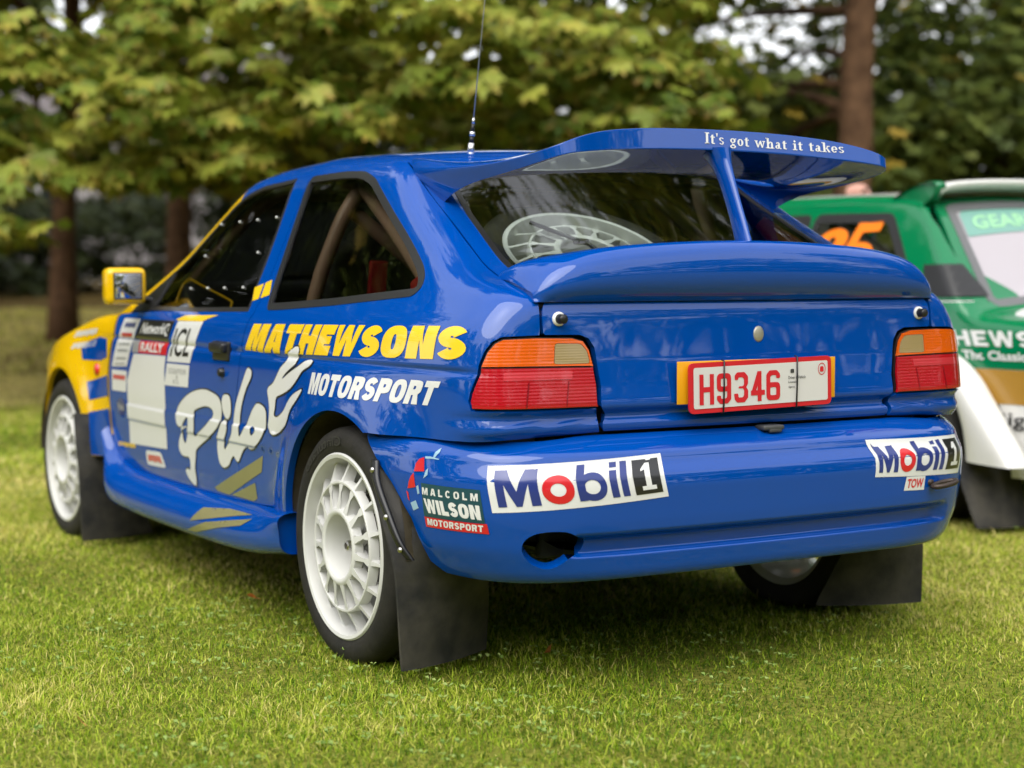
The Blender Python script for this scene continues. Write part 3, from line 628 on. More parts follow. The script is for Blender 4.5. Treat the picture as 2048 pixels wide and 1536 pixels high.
for mir in (False, True):
    d = skin('door', FB, [do], 'side', BLUE, car, .0105, mirror=mir)
    dw = skin('door_window', FB, [offset_poly(dens(dglass, .05), .002)], 'side', GLASS, car, .04, off=-.003, fold=0, mirror=mir)
    skin('window_seal', FB, [offset_poly(dens(dglass, .02), -.002), offset_poly(dens(dglass, .02), .011)], 'side', SEAL, dw, .012, off=.001, fold=.006, mirror=mir)
    skin('mirror_sail', FB, [sail], 'side', TRIM, car, .03, off=.003, fold=.01, mirror=mir)
    skin('windscreen_pillar', FB, [np.vstack([P3(ap_low), ws_edge[::-1]])], 'sec', YELLOW, car, .015, uvs_3d=True, mirror=mir)
    fo = np.vstack([P3(dfront+A(.024, 0)), P3([(2.20,.345)]), P3(wing_arch), P3([(2.95,.36),(3.12,.38),(3.16,.55),(3.16,.64)]), wing_top[1:], P3([(1.90,.62)], 'top'), P3([(1.90,.876)])])
    skin('front_wing', FB, [fo], 'sec', YELLOW, car, .016, uvs_3d=True, mirror=mir)
# --- roof, bonnet, windscreen, nose
roof_front = [(1.25, y) for y in np.linspace(.54, -.54, 14)]
RE_xy = RE[:,:2]; cs0 = A((.20,.551),(.185,.50),(.175,.25),(.172,0),(.175,-.25),(.185,-.50),(.20,-.551))
skin('roof', FB, [np.vstack([RE_xy, A(*roof_front), (RE_xy*A(1,-1))[::-1], cs0[::-1][1:-1]])], 'top', BLUE, car, .03)
wsp = np.vstack([A(*[(x, WSY(x)-.004) for x in wsx]), A(*[(x, -WSY(x)+.004) for x in wsx[::-1]])])
skin('windscreen', FB, [wsp], 'top', glass_material('glass_screen', (.45, .5, .48), 1.52), car, .06, off=-.003, fold=0)
skin('bonnet', FB, [A((1.95,.62),(3.1,.60),(3.22,.4),(3.26,0),(3.22,-.4),(3.1,-.60),(1.95,-.62))], 'top', YELLOW, car, .03, fold=.02)
nose = bmesh.new(); box(nose, (3.12, 0, .48), (.34, 1.42, .42), .12, seg=4); from_bm('nose_cone', nose, YELLOW, car)
# --- tailgate: frame, glass, lower panel
g_half = A((.128,.0),(.126,.30),(.118,.455),(.085,.494),(.0,.508),(-.105,.532),(-.194,.545),(-.335,.567),(-.47,.585),(-.50,.57),(-.51,.30))
glass_o = np.vstack([g_half, (g_half[::-1]*A(1,-1))[:-1]])
cs_xy = cseam[:38,:2]; cs_xy = cs_xy[cs_xy[:,0] > -.56]
fr = np.vstack([A((.170,0),(.173,.25),(.183,.50)), cs_xy-A(0,.004), A((-.565,.618),(-.575,.5),(-.58,.2))]); frame_o = np.vstack([fr, (fr[::-1]*A(1,-1))[:-1]])
tg = skin('tailgate_frame', FB, [frame_o, glass_o], 'top', BLUE, car, .016)
rw = skin('rear_window', FB, [offset_poly(dens(glass_o, .03), .004)], 'top', GLASSR, car, .03, off=-.002, fold=0)
skin('window_seal', FB, [offset_poly(dens(glass_o, .02), -.002), offset_poly(dens(glass_o, .02), .014)], 'top', SEAL, rw, .012, off=.0015, fold=.006)
he = A((.6475,.937),(.6425,.866),(.640,.862),(.590,.861),(.574,.852),(.563,.83),(.557,.79),(.547,.735),(.545,.690),(.546,.6285))
lower = np.vstack([he, (he*A(-1,1))[::-1]])
tl = skin('tailgate', FB, [lower], 'cyl', BLUE, car, .0085)
# --- tail lamps
for mir in (False, True):
    s = -1 if mir else 1
    lp = skin('tail_lamp', FB, [lamp_cyl], 'cyl', TRIM, car, .02, off=-.004, fold=.02, mirror=mir)
    spl = A((.728,.787),(.666,.787),(.563,.784))
    amb = np.vstack([lamp_cyl[3:12], A((.563,.7835),(.666,.7865),(.7245,.7865))]); red = np.vstack([lamp_cyl[0:3], A((.7248,.7880),(.666,.7880),(.564,.7850)), lamp_cyl[12:]])
    wl_ = rnd(A((.628,.842),(.588,.840),(.577,.822),(.571,.792),(.628,.792)), .006, 4)
    skin('amber_lens', FB, [offset_poly(dens(amb, .01), .003), wl_], 'cyl', LAMB, lp, .009, off=.004, fold=.006, mirror=mir)
    skin('red_lens', FB, [offset_poly(dens(red, .01), .003)], 'cyl', LRED, lp, .009, off=.004, fold=.006, mirror=mir)
    for u0, u1, v0, v1 in ((.600,.690,.757,.776),): skin('sheen_strip', FB, [rnd(A((u0,v0),(u1,v0),(u1,v1),(u0,v1)), .002, 3)], 'cyl', ribbed('lens_sheen', (.55, .03, .045), 800), lp, .02, off=.0052, fold=.002, mirror=mir)  # lighter red strip painted in for a reflection on the lens
    for u in (.605, .658): skin('lens_divider', FB, [A((u-.0009,.694),(u+.0009,.694),(u+.0009,.752),(u-.0009,.752))], 'cyl', material('lens_line', (.20,.002,.008), .2, 0, .6), lp, .02, off=.0050, fold=0, mirror=mir)
    skin('reversing_lens', FB, [offset_poly(wl_, .0008)], 'cyl', LCLR, lp, .009, off=.0035, fold=.004, mirror=mir)
# --- bumper
bt = A((-.137,.842,.607),(-.19,.852,.575),(-.243,.86,.538),(-.300,.857,.50),(-.337,.853,.465),(-.375,.84,.42),(-.395,.82,.36),(-.40,.80,.315))
bb = A((-.432,.768,.288),(-.516,.712,.280),(-.578,.645,.278),(-.613,.583,.278),(-.661,.342,.281),(-.685,0,.283))
bl = np.vstack([bt, bb]); b_o = np.vstack([bl, (bl[::-1]*MIR)[1:], ])
b_uv = np.vstack([to_uv(dens(b_o, .02, False), 'cyl'), A(*[(u, .611+.009*float(sstep(.66-abs(u), 0, .08))) for u in np.linspace(-.93, .93, 80)])])
hole = smooth_line(A((.656,.360),(.650,.385),(.632,.401),(.606,.406),(.580,.403),(.566,.388),(.570,.360),(.590,.332),(.620,.316),(.645,.330)), 4, True)
bumper = skin('rear_bumper', FU, [b_uv, hole], 'cyl', BLUE, car, .0095, fold=.035)
skin('bumper_cavity', FU, [offset_poly(hole, -.07)], 'cyl', INNER, bumper, .03, off=-.11, fold=0)
bm = bmesh.new(); lathe(bm, [(.001,-.0),(.022,0),(.026,-.02),(.026,.12)], 'x', 20, (-.56,.56,.358)); from_bm('exhaust_pipe', bm, material('exhaust_dark', (.03,.028,.026), .5, .6), car)  # very dark pipe deep in the bumper hole
# --- side skirts
def skirt(mir):
    S = []
    for x, top, out, bot, ztop in ((2.03,.44,.842,.34,.47),(1.99,.39,.862,.26,.42),(1.93,.345,.893,.205,.37),(1.80,.318,.905,.190,.335),(1.3,.315,.905,.188,.332),(.85,.318,.905,.188,.335),(.60,.325,.905,.195,.342),(.42,.335,.902,.215,.352),(.325,.342,.896,.228,.358),(.312,.342,.894,.230,.356)):
        yb = float(side_y(np.array(x), np.array(ztop)))
        S.append([(x,yb-.02,ztop-.004),(x,yb+.012,ztop-.006),(x,yb+.042,top-.006),(x,out,top-.045),(x,out,.5*(top+bot)-.02),(x,out-.012,bot+.012),(x,out-.05,bot),(x,.74,bot+.02),(x,.74,ztop-.02)])
    S = np.array(S)*(MIR if mir else 1)
    return loft('side_skirt', S, BLUE, car, 4, 5)
skl = skirt(False); skirt(True)
# --- boot lip spoiler
def lip():
    S = []
    #      y    zrear-crest  ztop  zfront  xrear  xfront
    for y, zc, zt, zf, xr, xf in ((.634,.962,.968,.990,-.600,-.405),(.630,.968,.978,1.004,-.606,-.40),(.618,.982,.998,1.022,-.618,-.41),(.59,1.005,1.026,1.038,-.632,-.43),(.54,1.030,1.050,1.046,-.645,-.45),(.44,1.052,1.072,1.050,-.656,-.47),(.28,1.066,1.086,1.052,-.663,-.48),(.1,1.074,1.094,1.053,-.667,-.48)):
        zb = .9385; h = zc-zb; xb = float(_XR(.937))+.045*y*y-.001
        S.append([(xb+.02,y,zb),(xb,y,zb),(xb,y,zb),(xr+.004,y,zb+.28*h),(xr,y,zb+.62*h),(xr+.010,y,zc),(xr+.045,y,zt),(xr+.10,y,.5*(zt+zf)+.006),(.5*(xr+xf)+.05,y,zf+.002),(xf,y,zf-.012),(xf+.005,y,zf-.05),(xf-.06,y,zb-.015)])
    S = np.array(S)[::-1]; S = np.concatenate([(S*MIR)[::-1], S])
    return loft('boot_spoiler', S, BLUE, car, 6, 5)
lip()
# --- upper wing and its strut
def upper_wing():
    K = [((-.20,0,1.283),(-.492,0,1.322),(-.482,0,1.376)), ((-.195,.19,1.279),(-.495,.19,1.319),(-.485,.19,1.373)),
         ((-.19,.34,1.272),(-.512,.345,1.311),(-.503,.345,1.362)), ((-.17,.43,1.264),(-.540,.450,1.300),(-.533,.450,1.342)),
         ((-.12,.48,1.258),(-.562,.532,1.290),(-.557,.534,1.313)), ((-.04,.495,1.266),(-.45,.556,1.266),(-.445,.562,1.290)), ((.05,.500,1.280),(-.29,.562,1.250),(-.27,.576,1.284)),
         ((.14,.508,1.302),(-.11,.562,1.232),(-.07,.584,1.288)), ((.205,.515,1.320),(.02,.556,1.180),(.06,.584,1.292)), ((.25,.515,1.317),(.06,.535,1.13),(.13,.575,1.290))]
    S = []
    for le, tb, tt in K:
        le, tb, tt = A(*le), A(*tb), A(*tt); L = lambda a, b, t, dz: a+(b-a)*t+A(0,0,dz)
        root = tt[0] > -.40
        a_, b_, c_ = (L(tb,tt,.72,0), L(tb,tt,.93,0)+(le-tt)*.02, L(le,tt,.86,.0)) if root else (tt, tt, L(le,tt,.93,.0))
        S.append([le, L(le,tb,.03,-.008), L(le,tb,.33,-.012), L(le,tb,.66,-.008), L(le,tb,.95,-.001), tb, tb, L(tb,tt,.5,0), a_, b_, c_, L(le,tt,.6,.014), L(le,tt,.3,.016), L(le,tt,.05,.008)])
    S = np.array(S); S = np.concatenate([(S*MIR)[::-1][:-1], S])
    return loft('upper_wing', S, BLUE, car, 6, 4)
wing = upper_wing()
S = []
for t, xc, z, ch, th in ((0,-.600,1.045,.034,.014),(.3,-.572,1.12,.031,.013),(.6,-.535,1.20,.030,.013),(.8,-.505,1.265,.034,.016),(.93,-.478,1.30,.046,.022),(1,-.455,1.335,.066,.040)):
    S.append([(xc+ch*math.cos(a), th*math.sin(a), z) for a in np.linspace(0, 2*math.pi, 12, endpoint=False)])
loft('wing_strut', np.array(S), BLUE, car, 5, 3)
# --- wheels
def make_wheel(parent, name, loc, flip=False):
    w = empty(name, loc, math.pi if flip else 0, parent)
    return w
def tyre_mesh():
    bm = bmesh.new()
    prof = [(.236,-.012),(.243,.000),(.252,.006),(.272,.009),(.292,.004),(.304,-.006),(.3105,-.020),(.312,-.035)]
    for g in (-.065,-.11,-.155,-.20): prof += [(.3135,g+.008),(.3075,g+.005),(.3075,g-.005),(.3135,g-.008)]
    prof += [(.312,-.230),(.306,-.249),(.292,-.259),(.262,-.261),(.236,-.249)]
    lathe(bm, prof, 'y', 96); me = bpy.data.meshes.new('tyre'); bmesh.ops.recalc_face_normals(bm, faces=bm.faces[:])
    bm.to_mesh(me); bm.free(); me.polygons.foreach_set('use_smooth', np.ones(len(me.polygons), bool)); me.set_sharp_from_angle(angle=math.radians(45)); me.materials.append(RUBBER); return me
def rim_mesh(ns=15):
    bm = bmesh.new()
    lathe(bm, [(.242,-.010),(.2445,.003),(.240,.007),(.231,.005),(.2285,-.004),(.226,-.016),(.221,-.036),(.219,-.06),(.216,-.235),(.236,-.249),(.224,-.235),(.226,-.06),(.236,-.02),(.242,-.010)], 'y', 96)
    lathe(bm, [(.104,-.010),(.101,.012),(.096,.0155),(.088,.0155),(.083,.012),(.079,-.005),(.074,-.065),(.0,-.068)], 'y', 64)
    lathe(bm, [(.1625,-.022),(.1625,.0015),(.1645,.0045),(.1695,.0045),(.1715,.0015),(.1715,-.022)], 'y', 96)
    for i in range(ns):
        a = 2*math.pi*i/ns; ca, sa = math.cos(a), math.sin(a)
        def f(u, v, h, hh=0): return Vector((u*ca-v*sa, h, u*sa+v*ca))
        def fi(u, v, h): return f(u, v, h+.0105*(1-(u-.095)/.071))
        # inner spoke, flaring into hub and ring
        half = [(.090,.0150),(.099,.0125),(.107,.0065),(.118,.0043),(.142,.0042),(.154,.0060),(.161,.0105),(.166,.013)]
        poly = [(r, w) for r, w in half]+[(r, -w) for r, w in half[::-1]]
        bb_ = bmesh.new(); prism(bb_, poly, fi, -.030, .0035)
        es = [e for e in bb_.edges if all(v.co.y > .0 for v in e.verts)]
        bmesh.ops.bevel(bb_, geom=es, offset=.0028, segments=2, affect='EDGES'); tm = bpy.data.meshes.new('x'); bb_.to_mesh(tm); bb_.free(); bm.from_mesh(tm); bpy.data.meshes.remove(tm)
        # outer spoke running back to the barrel
        half = [(.168,.0090),(.175,.0058),(.188,.0045),(.205,.0046),(.215,.0062),(.224,.010)]
        ys = [.003,.000,-.007,-.015,-.020,-.024]
        top = [f(r, w, y) for (r, w), y in zip(half, ys)]; top2 = [f(r, -w, y) for (r, w), y in zip(half, ys)]
        bot = [f(r, w, y-.032) for (r, w), y in zip(half, ys)]; bot2 = [f(r, -w, y-.032) for (r, w), y in zip(half, ys)]
        vs = [[bm.verts.new(p) for p in L] for L in (top, top2, bot2, bot)]
        for k in range(len(half)-1):
            for p_, q_ in ((0,1),(1,2),(2,3),(3,0)): bm.faces.new((vs[p_][k], vs[q_][k], vs[q_][k+1], vs[p_][k+1]))
    me = bpy.data.meshes.new('rim'); bmesh.ops.recalc_face_normals(bm, faces=bm.faces[:]); bm.to_mesh(me); bm.free()
    me.polygons.foreach_set('use_smooth', np.ones(len(me.polygons), bool)); me.set_sharp_from_angle(angle=math.radians(38)); me.materials.append(WHEELW); return me
def nut_mesh():
    bm = bmesh.new(); lathe(bm, [(.030,-.067),(.030,-.052),(.022,-.046),(.014,-.046),(.0135,-.012),(.009,-.009),(.0085,-.020),(0,-.020)], 'y', 12)
    me = bpy.data.meshes.new('hub_nut'); bmesh.ops.recalc_face_normals(bm, faces=bm.faces[:]); bm.to_mesh(me); bm.free(); me.materials.append(METAL); return me
def brake_mesh():
    bm = bmesh.new(); lathe(bm, [(.02,-.13),(.165,-.13),(.165,-.155),(.02,-.155)], 'y', 48); box(bm, (.12,-.145,.06), (.10,.05,.12), .01)
    me = bpy.data.meshes.new('brake_disc'); bmesh.ops.recalc_face_normals(bm, faces=bm.faces[:]); bm.to_mesh(me); bm.free(); me.materials.append(DARKM); return me
TYRE, RIM, NUT, BRAKE = tyre_mesh(), rim_mesh(), nut_mesh(), brake_mesh()
def wheel_at(loc, rot=(0,0,0), parent=car, name='wheel', brake=True):
    w = empty(name, loc, 0, parent); w.rotation_euler = rot
    link('tyre', TYRE, None, w); link('rim', RIM, None, w); link('hub_nut', NUT, None, w)
    if brake: link('brake_disc', BRAKE, None, w)
    return w
RR = math.radians
w_rl = wheel_at((0,.85,.300), (0, RR(5), 0)); wheel_at((2.551,.845,.300), (0, RR(9), 0)); wheel_at((0,-.85,.300), (0, RR(3), math.pi)); wheel_at((2.551,-.845,.300), (0, 0, math.pi))
# raised maker's name on the rear tyre
def tyre_text(parent):
    polys = text_polys('Cinturato', .01); V, T = triangulate([quad_map(P, A((0,0),(1,0),(1,1),(0,1))) for P in polys], .02)
    a = RR(98)-V[:,0]*RR(52); r = .262+V[:,1]*.026; Q = np.stack([r*np.cos(a), np.full(len(V), .0105), r*np.sin(a)], 1)
    mesh('tyre_lettering', Q, T, material('tyre_mark', (.030,.029,.027), .6), parent, smooth=False)
tyre_text(w_rl)
# --- wheel arch liners and floor
for xc in (0, 2.551):
    for s in (1, -1):
        bm = bmesh.new(); rings = []
        for y in (.845, .80, .58):
            rings.append([bm.verts.new((xc+.352*math.cos(a), s*y, max(.18, .31+.352*math.sin(a)))) for a in np.radians(np.linspace(0, 180, 40))])
        for a_, b_ in zip(rings[:-1], rings[1:]):
            for k in range(39): bm.faces.new((a_[k], a_[k+1], b_[k+1], b_[k]))
        bm.faces.new(rings[-1]); from_bm('arch_liner', bm, LINER, car)
bm = bmesh.new(); box(bm, (1.27, 0, .30), (2.1, 1.56, .05), .01); box(bm, (-.02, 0, .34), (1.1, 1.1, .05), .01); box(bm, (2.55, 0, .34), (1.2, 1.1, .05), .01); from_bm('floor_pan', bm, INNER, car)
bm = bmesh.new(); box(bm, (1.95, 0, .62), (.05, 1.5, .6), .01); box(bm, (1.72, 0, .90), (.30, 1.40, .17), .04); from_bm('dashboard', bm, INNER, car)
bm = bmesh.new(); box(bm, (-.56, 0, .60), (.03, 1.2, .55), .01); from_bm('tailgate_lining', bm, INNER, car)
for s in (1, -1):
    bm = bmesh.new(); box(bm, (1.3, s*.76, .60), (1.2, .02, .52), .008); box(bm, (.15, s*.74, .80), (.95, .02, .16), .008); from_bm('side_lining', bm, INNER, car)
# --- mud flaps
def flap(xo, s, rows, mat=FLAP):
    S = []
    for z, (ox, oy), (ix, iy), bow in rows:
        o, i = A(xo+ox, s*oy, z), A(xo+ix, s*iy, z); S.append([o+(i-o)*t+A(-bow*math.sin(math.pi*t),0,0) for t in np.linspace(0, 1, 7)])
    G = np.array(S); G = smooth_line(G.reshape(len(S), -1), 5).reshape(-1, 7, 3); a, b = G.shape[:2]
    bm = bmesh.new(); th = A(.006, .002*s, 0); fr_ = [[bm.verts.new(p) for p in r] for r in G]; bk = [[bm.verts.new(p+th) for p in r] for r in G]
    for L in (fr_, bk):
        for i in range(a-1):
            for j in range(b-1): bm.faces.new((L[i][j], L[i][j+1], L[i+1][j+1], L[i+1][j]))
    for i in range(a-1):
        for j in (0, b-1): bm.faces.new((fr_[i][j], bk[i][j], bk[i+1][j], fr_[i+1][j]))
    for j in range(b-1):
        for i in (0, a-1): bm.faces.new((fr_[i][j], fr_[i][j+1], bk[i][j+1], bk[i][j]))
    return from_bm('mud_flap', bm, mat, car, True, 40)
rows = [(.545,(-.228,.870),(-.250,.815),0),(.46,(-.262,.878),(-.312,.81),.004),(.37,(-.312,.876),(-.372,.76),.01),(.30,(-.338,.870),(-.362,.66),.016),(.24,(-.345,.866),(-.325,.60),.018),(.06,(-.350,.857),(-.240,.556),.02),(.040,(-.350,.853),(-.238,.559),.02)]
f1 = flap(0, 1, rows); f2 = flap(0, -1, rows)
frow = [(.50,(-.34,.905),(-.37,.84),0),(.40,(-.355,.905),(-.38,.82),.004),(.28,(-.37,.90),(-.37,.72),.01),(.06,(-.38,.895),(-.34,.62),.015),(.03,(-.38,.89),(-.34,.63),.015)]
flap(2.551, 1, frow); flap(2.551, -1, frow)
def strip(s, f):
    P = smooth_line(A((-.236,.874,.548),(-.262,.884,.50),(-.318,.884,.43),(-.362,.874,.36),(-.385,.852,.315)), 6); S = []
    for p in P: S.append([p+A(dx, dy, 0) for dx, dy in ((.014,-.006),(.014,.004),(-.016,.004),(-.016,-.016))])
    S = np.array(S)*A(1, s, 1); loft('flap_bracket', S, TRIM, f, 2, 3)
    for k in (3, 13, 20):
        p = P[k]*A(1, s, 1); bm = bmesh.new(); lathe(bm, [(.0075,0),(.007,.004),(.004,.0065),(0,.007)], 'y', 12, (p[0]-.002, 0, p[2])); 
        for v in bm.verts: v.co.y = p[1]+s*(v.co.y+.003)
        from_bm('bolt', bm, METAL, f)
strip(1, f1); strip(-1, f2)
# --- door mirror, handle, lock, aerial
def door_mirror(s):
    bm = bmesh.new(); box(bm, (1.665, s*.886, .972), (.085, .140, .126), .028, seg=4)
    for v in bm.verts:
        if v.co.x > 1.68: v.co.y = s*.886+(v.co.y-s*.886)*.86; v.co.z = .972+(v.co.z-.972)*.84
    m = from_bm('door_mirror', bm, YELLOW, car)
    bm = bmesh.new(); box(bm, (1.6225, s*.885, .972), (.004, .100, .090), .0018, seg=2); from_bm('mirror_surround', bm, TRIM, m)
    bm = bmesh.new(); box(bm, (1.6195, s*.885, .972), (.004, .091, .082), .0015); from_bm('mirror_glass', bm, material('mirror_glass', (.75,.76,.78), .02, 1.0), m)
    S = np.array([[(1.68+dx, s*y, z+dz) for dx, dz in ((.03,.0),(0,.022),(-.03,0),(0,-.022))] for y, z in ((.74,.915),(.79,.922),(.83,.930),(.87,.94))]); loft('mirror_stalk', S, TRIM, m, 4, 4)
door_mirror(1); door_mirror(-1)
py_ = lambda x, z: float(P3([(x, z)])[0,1])
bm = bmesh.new(); box(bm, (.872, py_(.872,.778)+.004, .778), (.132, .016, .058), .006, seg=3); h_ = from_bm('door_handle', bm, TRIM, car)
bm = bmesh.new(); box(bm, (.868, py_(.872,.778)+.017, .788), (.112, .026, .030), .009, seg=3); from_bm('handle_flap', bm, TRIM, h_)
bm = bmesh.new(); lathe(bm, [(0,.016),(.009,.016),(.013,.012),(.015,0)], 'y', 16, (.86, py_(.86,.713), .713)); from_bm('door_lock', bm, TRIM, car)
ab = P3([(.30, .295)], 'top')[0]; adir = Vector((-.05, -.086, 1)).normalized()
aer = empty('aerial', ab, 0, car); 
def seg_(name, h0, h1, r0, r1, m):
    bm = bmesh.new(); tube(bm, [adir*h0, adir*h1], [r0, r1], 10); return from_bm(name, bm, m, aer)
CHROME = material('aerial_chrome', (.75,.75,.74), .18, 1)
seg_('base', -.01, .022, .011, .009, CHROME); seg_('collar', .022, .042, .0065, .0065, TRIM); seg_('ferrule', .042, .054, .0085, .0085, CHROME); seg_('spring', .054, .078, .006, .004, TRIM); seg_('clamp', .078, .094, .0045, .0035, CHROME); seg_('whip', .094, 1.0, .0016, .0011, material('aerial_whip', (.45,.45,.44), .4, .6))
# --- small fittings at the back
for s in (1, -1):
    p, n = on_skin(FB, A((s*.573, .899)), 'rear'); p = p[0]
    bm = bmesh.new(); lathe(bm, [(.017,.001),(.017,-.004),(.012,-.006)], 'x', 20, p); r_ = from_bm('stop_washer', bm, material('washer', (.8,.8,.78), .35), tl)
    bm = bmesh.new(); lathe(bm, [(.011,-.004),(.0115,-.024),(.009,-.028),(0,-.028)], 'x', 18, p); from_bm('rubber_stop', bm, TRIM, tl)
p = on_skin(FB, A((-.012, .853)), 'rear')[0][0]
bm = bmesh.new(); lathe(bm, [(0,-.003),(.013,-.0035),(.0165,-.001),(.0165,.002)], 'x', 24, p)
for v in bm.verts: v.co.z = p[2]+(v.co.z-p[2])*1.25
from_bm('boot_badge', bm, material('badge_silver', (.42,.40,.33), .4, .5), tl)
bm = bmesh.new(); box(bm, (-.650, -.035, .6175), (.04, .066, .013), .005); box(bm, (-.664, -.040, .611), (.012, .04, .012), .004); from_bm('boot_catch', bm, material('catch_grey', (.06,.06,.06), .5), car)
bm = bmesh.new(); T_ = [( -.722+.020*math.cos(a), -.572+.040*math.sin(a), .447-.006*math.sin(a)) for a in np.linspace(0, 2*math.pi, 20, endpoint=False)]; tube(bm, T_, .0065, 8, True)
tube(bm, [(-.66,-.530,.452),(-.708,-.540,.450)], .009, 8); from_bm('tow_loop', bm, material('tow_steel', (.05,.035,.028), .45, .4), bumper)
# --- number plate
yb = bmesh.new(); box(yb, (-.655, .007, .7385), (.004, .502, .105), .0015); YP = from_bm('number_plate_yellow', yb, material('plate_yellow', (.80,.36,.005), .4, 0, .3), car)
from_bm_plate = bmesh.new()
def plate_frame(bmx, w, h, r, c, th):
    poly = rnd(A((-w/2,-h/2),(w/2,-h/2),(w/2,h/2),(-w/2,h/2)), r, 6); prism(bmx, poly, lambda u, v, hh: Vector((c[0]-hh, c[1]+u, c[2]+v)), 0, th)
ROT = math.radians(1.1)
def plate_xf(u, v, d): return Vector((-.668-d, .009+u*math.cos(ROT)+v*math.sin(ROT), .729+v*math.cos(ROT)-u*math.sin(ROT)))
def plate_poly(name, polys, d, m, parent, th=None):
    V, T = triangulate(polys, .03); Q = [plate_xf(u, v, d) for u, v in V]
    return mesh(name, Q, T[:, ::-1], m, parent, smooth=False)
bm = bmesh.new(); prism(bm, rnd(A((-.226,-.062),(.226,-.062),(.226,.062),(-.226,.062)), .016, 6), lambda u, v, h: plate_xf(u, v, h), 0, .005); PR = from_bm('trade_plate', bm, material('plate_red', (.60,.008,.025), .35, 0, .4), car, smooth=False)
WP = material('plate_white', (.66,.64,.63), .4, 0, .3)
plate_poly('plate_face', [rnd(A((-.213,-.0505),(.213,-.0505),(.213,.0505),(-.213,.0505)), .006, 4)], .0062, WP, PR)
def mirror_u(P): return [p*A(-1,1) for p in P]
def plate_text(s, u0, u1, v0, v1, m, d=.0072, bold=.02, sp=1.):
    polys = [quad_map(P, A((-u0,v0),(-u1,v0),(-u1,v1),(-u0,v1))) for P in text_polys(s, bold, sp)]; V, T = triangulate(polys, .02)
    return mesh('plate_lettering', [plate_xf(u, v, d) for u, v in V], T, m, PR, smooth=False)
# narrow block characters H 9 3 4 6 drawn as strokes
def stroke(P, w, closed=False):
    P = np.asarray(P, float); t = np.gradient(P, axis=0); t /= np.linalg.norm(t, axis=1, keepdims=True); n = np.stack([-t[:,1], t[:,0]], 1)*w/2
    return np.vstack([P+n, (P-n)[::-1]])
def pch(ch):
    w, h, s = .044, .075, .0125; a = s/2; R = lambda *q: [A(*q)]
    bx_ = lambda x0, y0, x1, y1: A((x0,y0),(x1,y0),(x1,y1),(x0,y1))
    rr = lambda x0, y0, x1, y1, r: rnd(bx_(x0,y0,x1,y1), r, 5)
    if ch == 'H': return [bx_(0,0,s,h), bx_(w-s,0,w,h), bx_(s-.001,h/2-a,w-s+.001,h/2+a)], []
    if ch == '6': return [rr(0,0,w,h*.60,.013), rnd(A((0,h*.25),(s,h*.25),(s,h-.016),(s+.004,h-s),(w-s,h-s),(w-s,h-s-.008),(w,h-s-.008),(w,h-.010),(w-.010,h),(.010,h),(0,h-.010)), .002, 2)], [rr(s,s,w-s,h*.60-s,.004)]
    if ch == '9': o, i = pch('6'); f = lambda P: A(w, h)-P; return [f(p) for p in o], [f(p) for p in i]
    if ch == '4': return [bx_(w*.62-a,0,w*.62+a,h), A((0,h*.20),(w,h*.20),(w,h*.20+s),(0,h*.20+s)), A((0,h*.20+.004),(s*1.1,h*.20+.004),(w*.62+a,h),(w*.62-a,h))], []
    if ch == '3': return [rnd(A((.003,h*.80-s*.3),(s,h*.80-s*.3),(s+.002,h-s),(w-s-.004,h-s),(w-s,h-s-.006),(w-s,h*.56+.002),(w-s-.004,h*.56-.002),(s+.002,h*.56-.002),(s+.002,h*.44+.002),(w-s-.004,h*.44+.002),(w-s,h*.44-.002),(w-s,s+.006),(w-s-.004,s),(s+.002,s),(s,s+.010),(0,s+.010),(.002,.008),(.010,0),(w-.011,0),(w,.011),(w,h*.5-.008),(w-.006,h*.5),(w,h*.5+.008),(w,h-.011),(w-.011,h),(.010,h),(.002,h-.008)), .0015, 2)], []
for ch, u0 in zip('H9346', (-.196,-.143,-.090,-.037,.012)):
    o_, i_ = pch(ch)
    V, T = triangulate(o_+i_, .02, union=False) if not i_ and len(o_) == 1 else (None, None)
    if V is None:
        allp = o_+i_; V, T = triangulate(allp, .02, union=True); cen = V[T].mean(1)
        if i_: T = T[~inside(cen, i_)]
    mesh('plate_character', [plate_xf(-(u+u0), v-.0375-.004, .0072) for u, v in V], T, MATS['plate_red'], PR, smooth=False)
DK = material('print_dark', (.05,.05,.05), .5)
for s_, v in (('Driver & Vehicle', .0085), ('Licensing', -.0035), ('Agency', -.0155)): plate_text(s_, .083, .083+.0037*len(s_)*.95, v, v+.0075, DK, bold=.005)
plate_poly('plate_crest', [mirror_u([p+A(.096,.0285) for p in [rnd(A((-.006,-.005),(.006,-.005),(.006,.005),(-.006,.005)), .003, 4)]])[0]*1.0], .0072, DK, PR)
ring = A(*[(.0125*math.cos(a), .0155*math.sin(a)) for a in np.linspace(0, 2*math.pi, 32, endpoint=False)])+A(-.193,.0295); plate_poly('plate_stamp', [ring, (ring-A(-.193,.0295))*.86+A(-.193,.0295), rnd(A((-.199,.022),(-.187,.022),(-.187,.036),(-.199,.036)), .003, 3)], .0072, MATS['plate_red'], PR)
for u in (.124, -.108):
    bm = bmesh.new(); tube(bm, [plate_xf(u, -.066, -.002), plate_xf(u, -.0635, .008), plate_xf(u-.002, 0, .0095), plate_xf(u-.004, .0635, .008), plate_xf(u-.004, .066, -.002)], .0022, 6); from_bm('cable_tie', bm, TRIM, PR)
# ------------------------------------------------------------------ vinyl lettering and stickers on the blue car
def vinyl(name, polys, mode, mat, off=.0012, F=FB, step=.01, union=False, parent=car):
    return skin(name, F, polys, mode, mat, parent, step, off, 0, False, union)
def vtext(s, q, mode, mat, off=.0012, F=FB, bold=.02, sp=1., step=.01):
    return vinyl('lettering', [quad_map(P, q) for P in text_polys(s, bold, sp)], mode, mat, off, F, step)
SD = 'side'
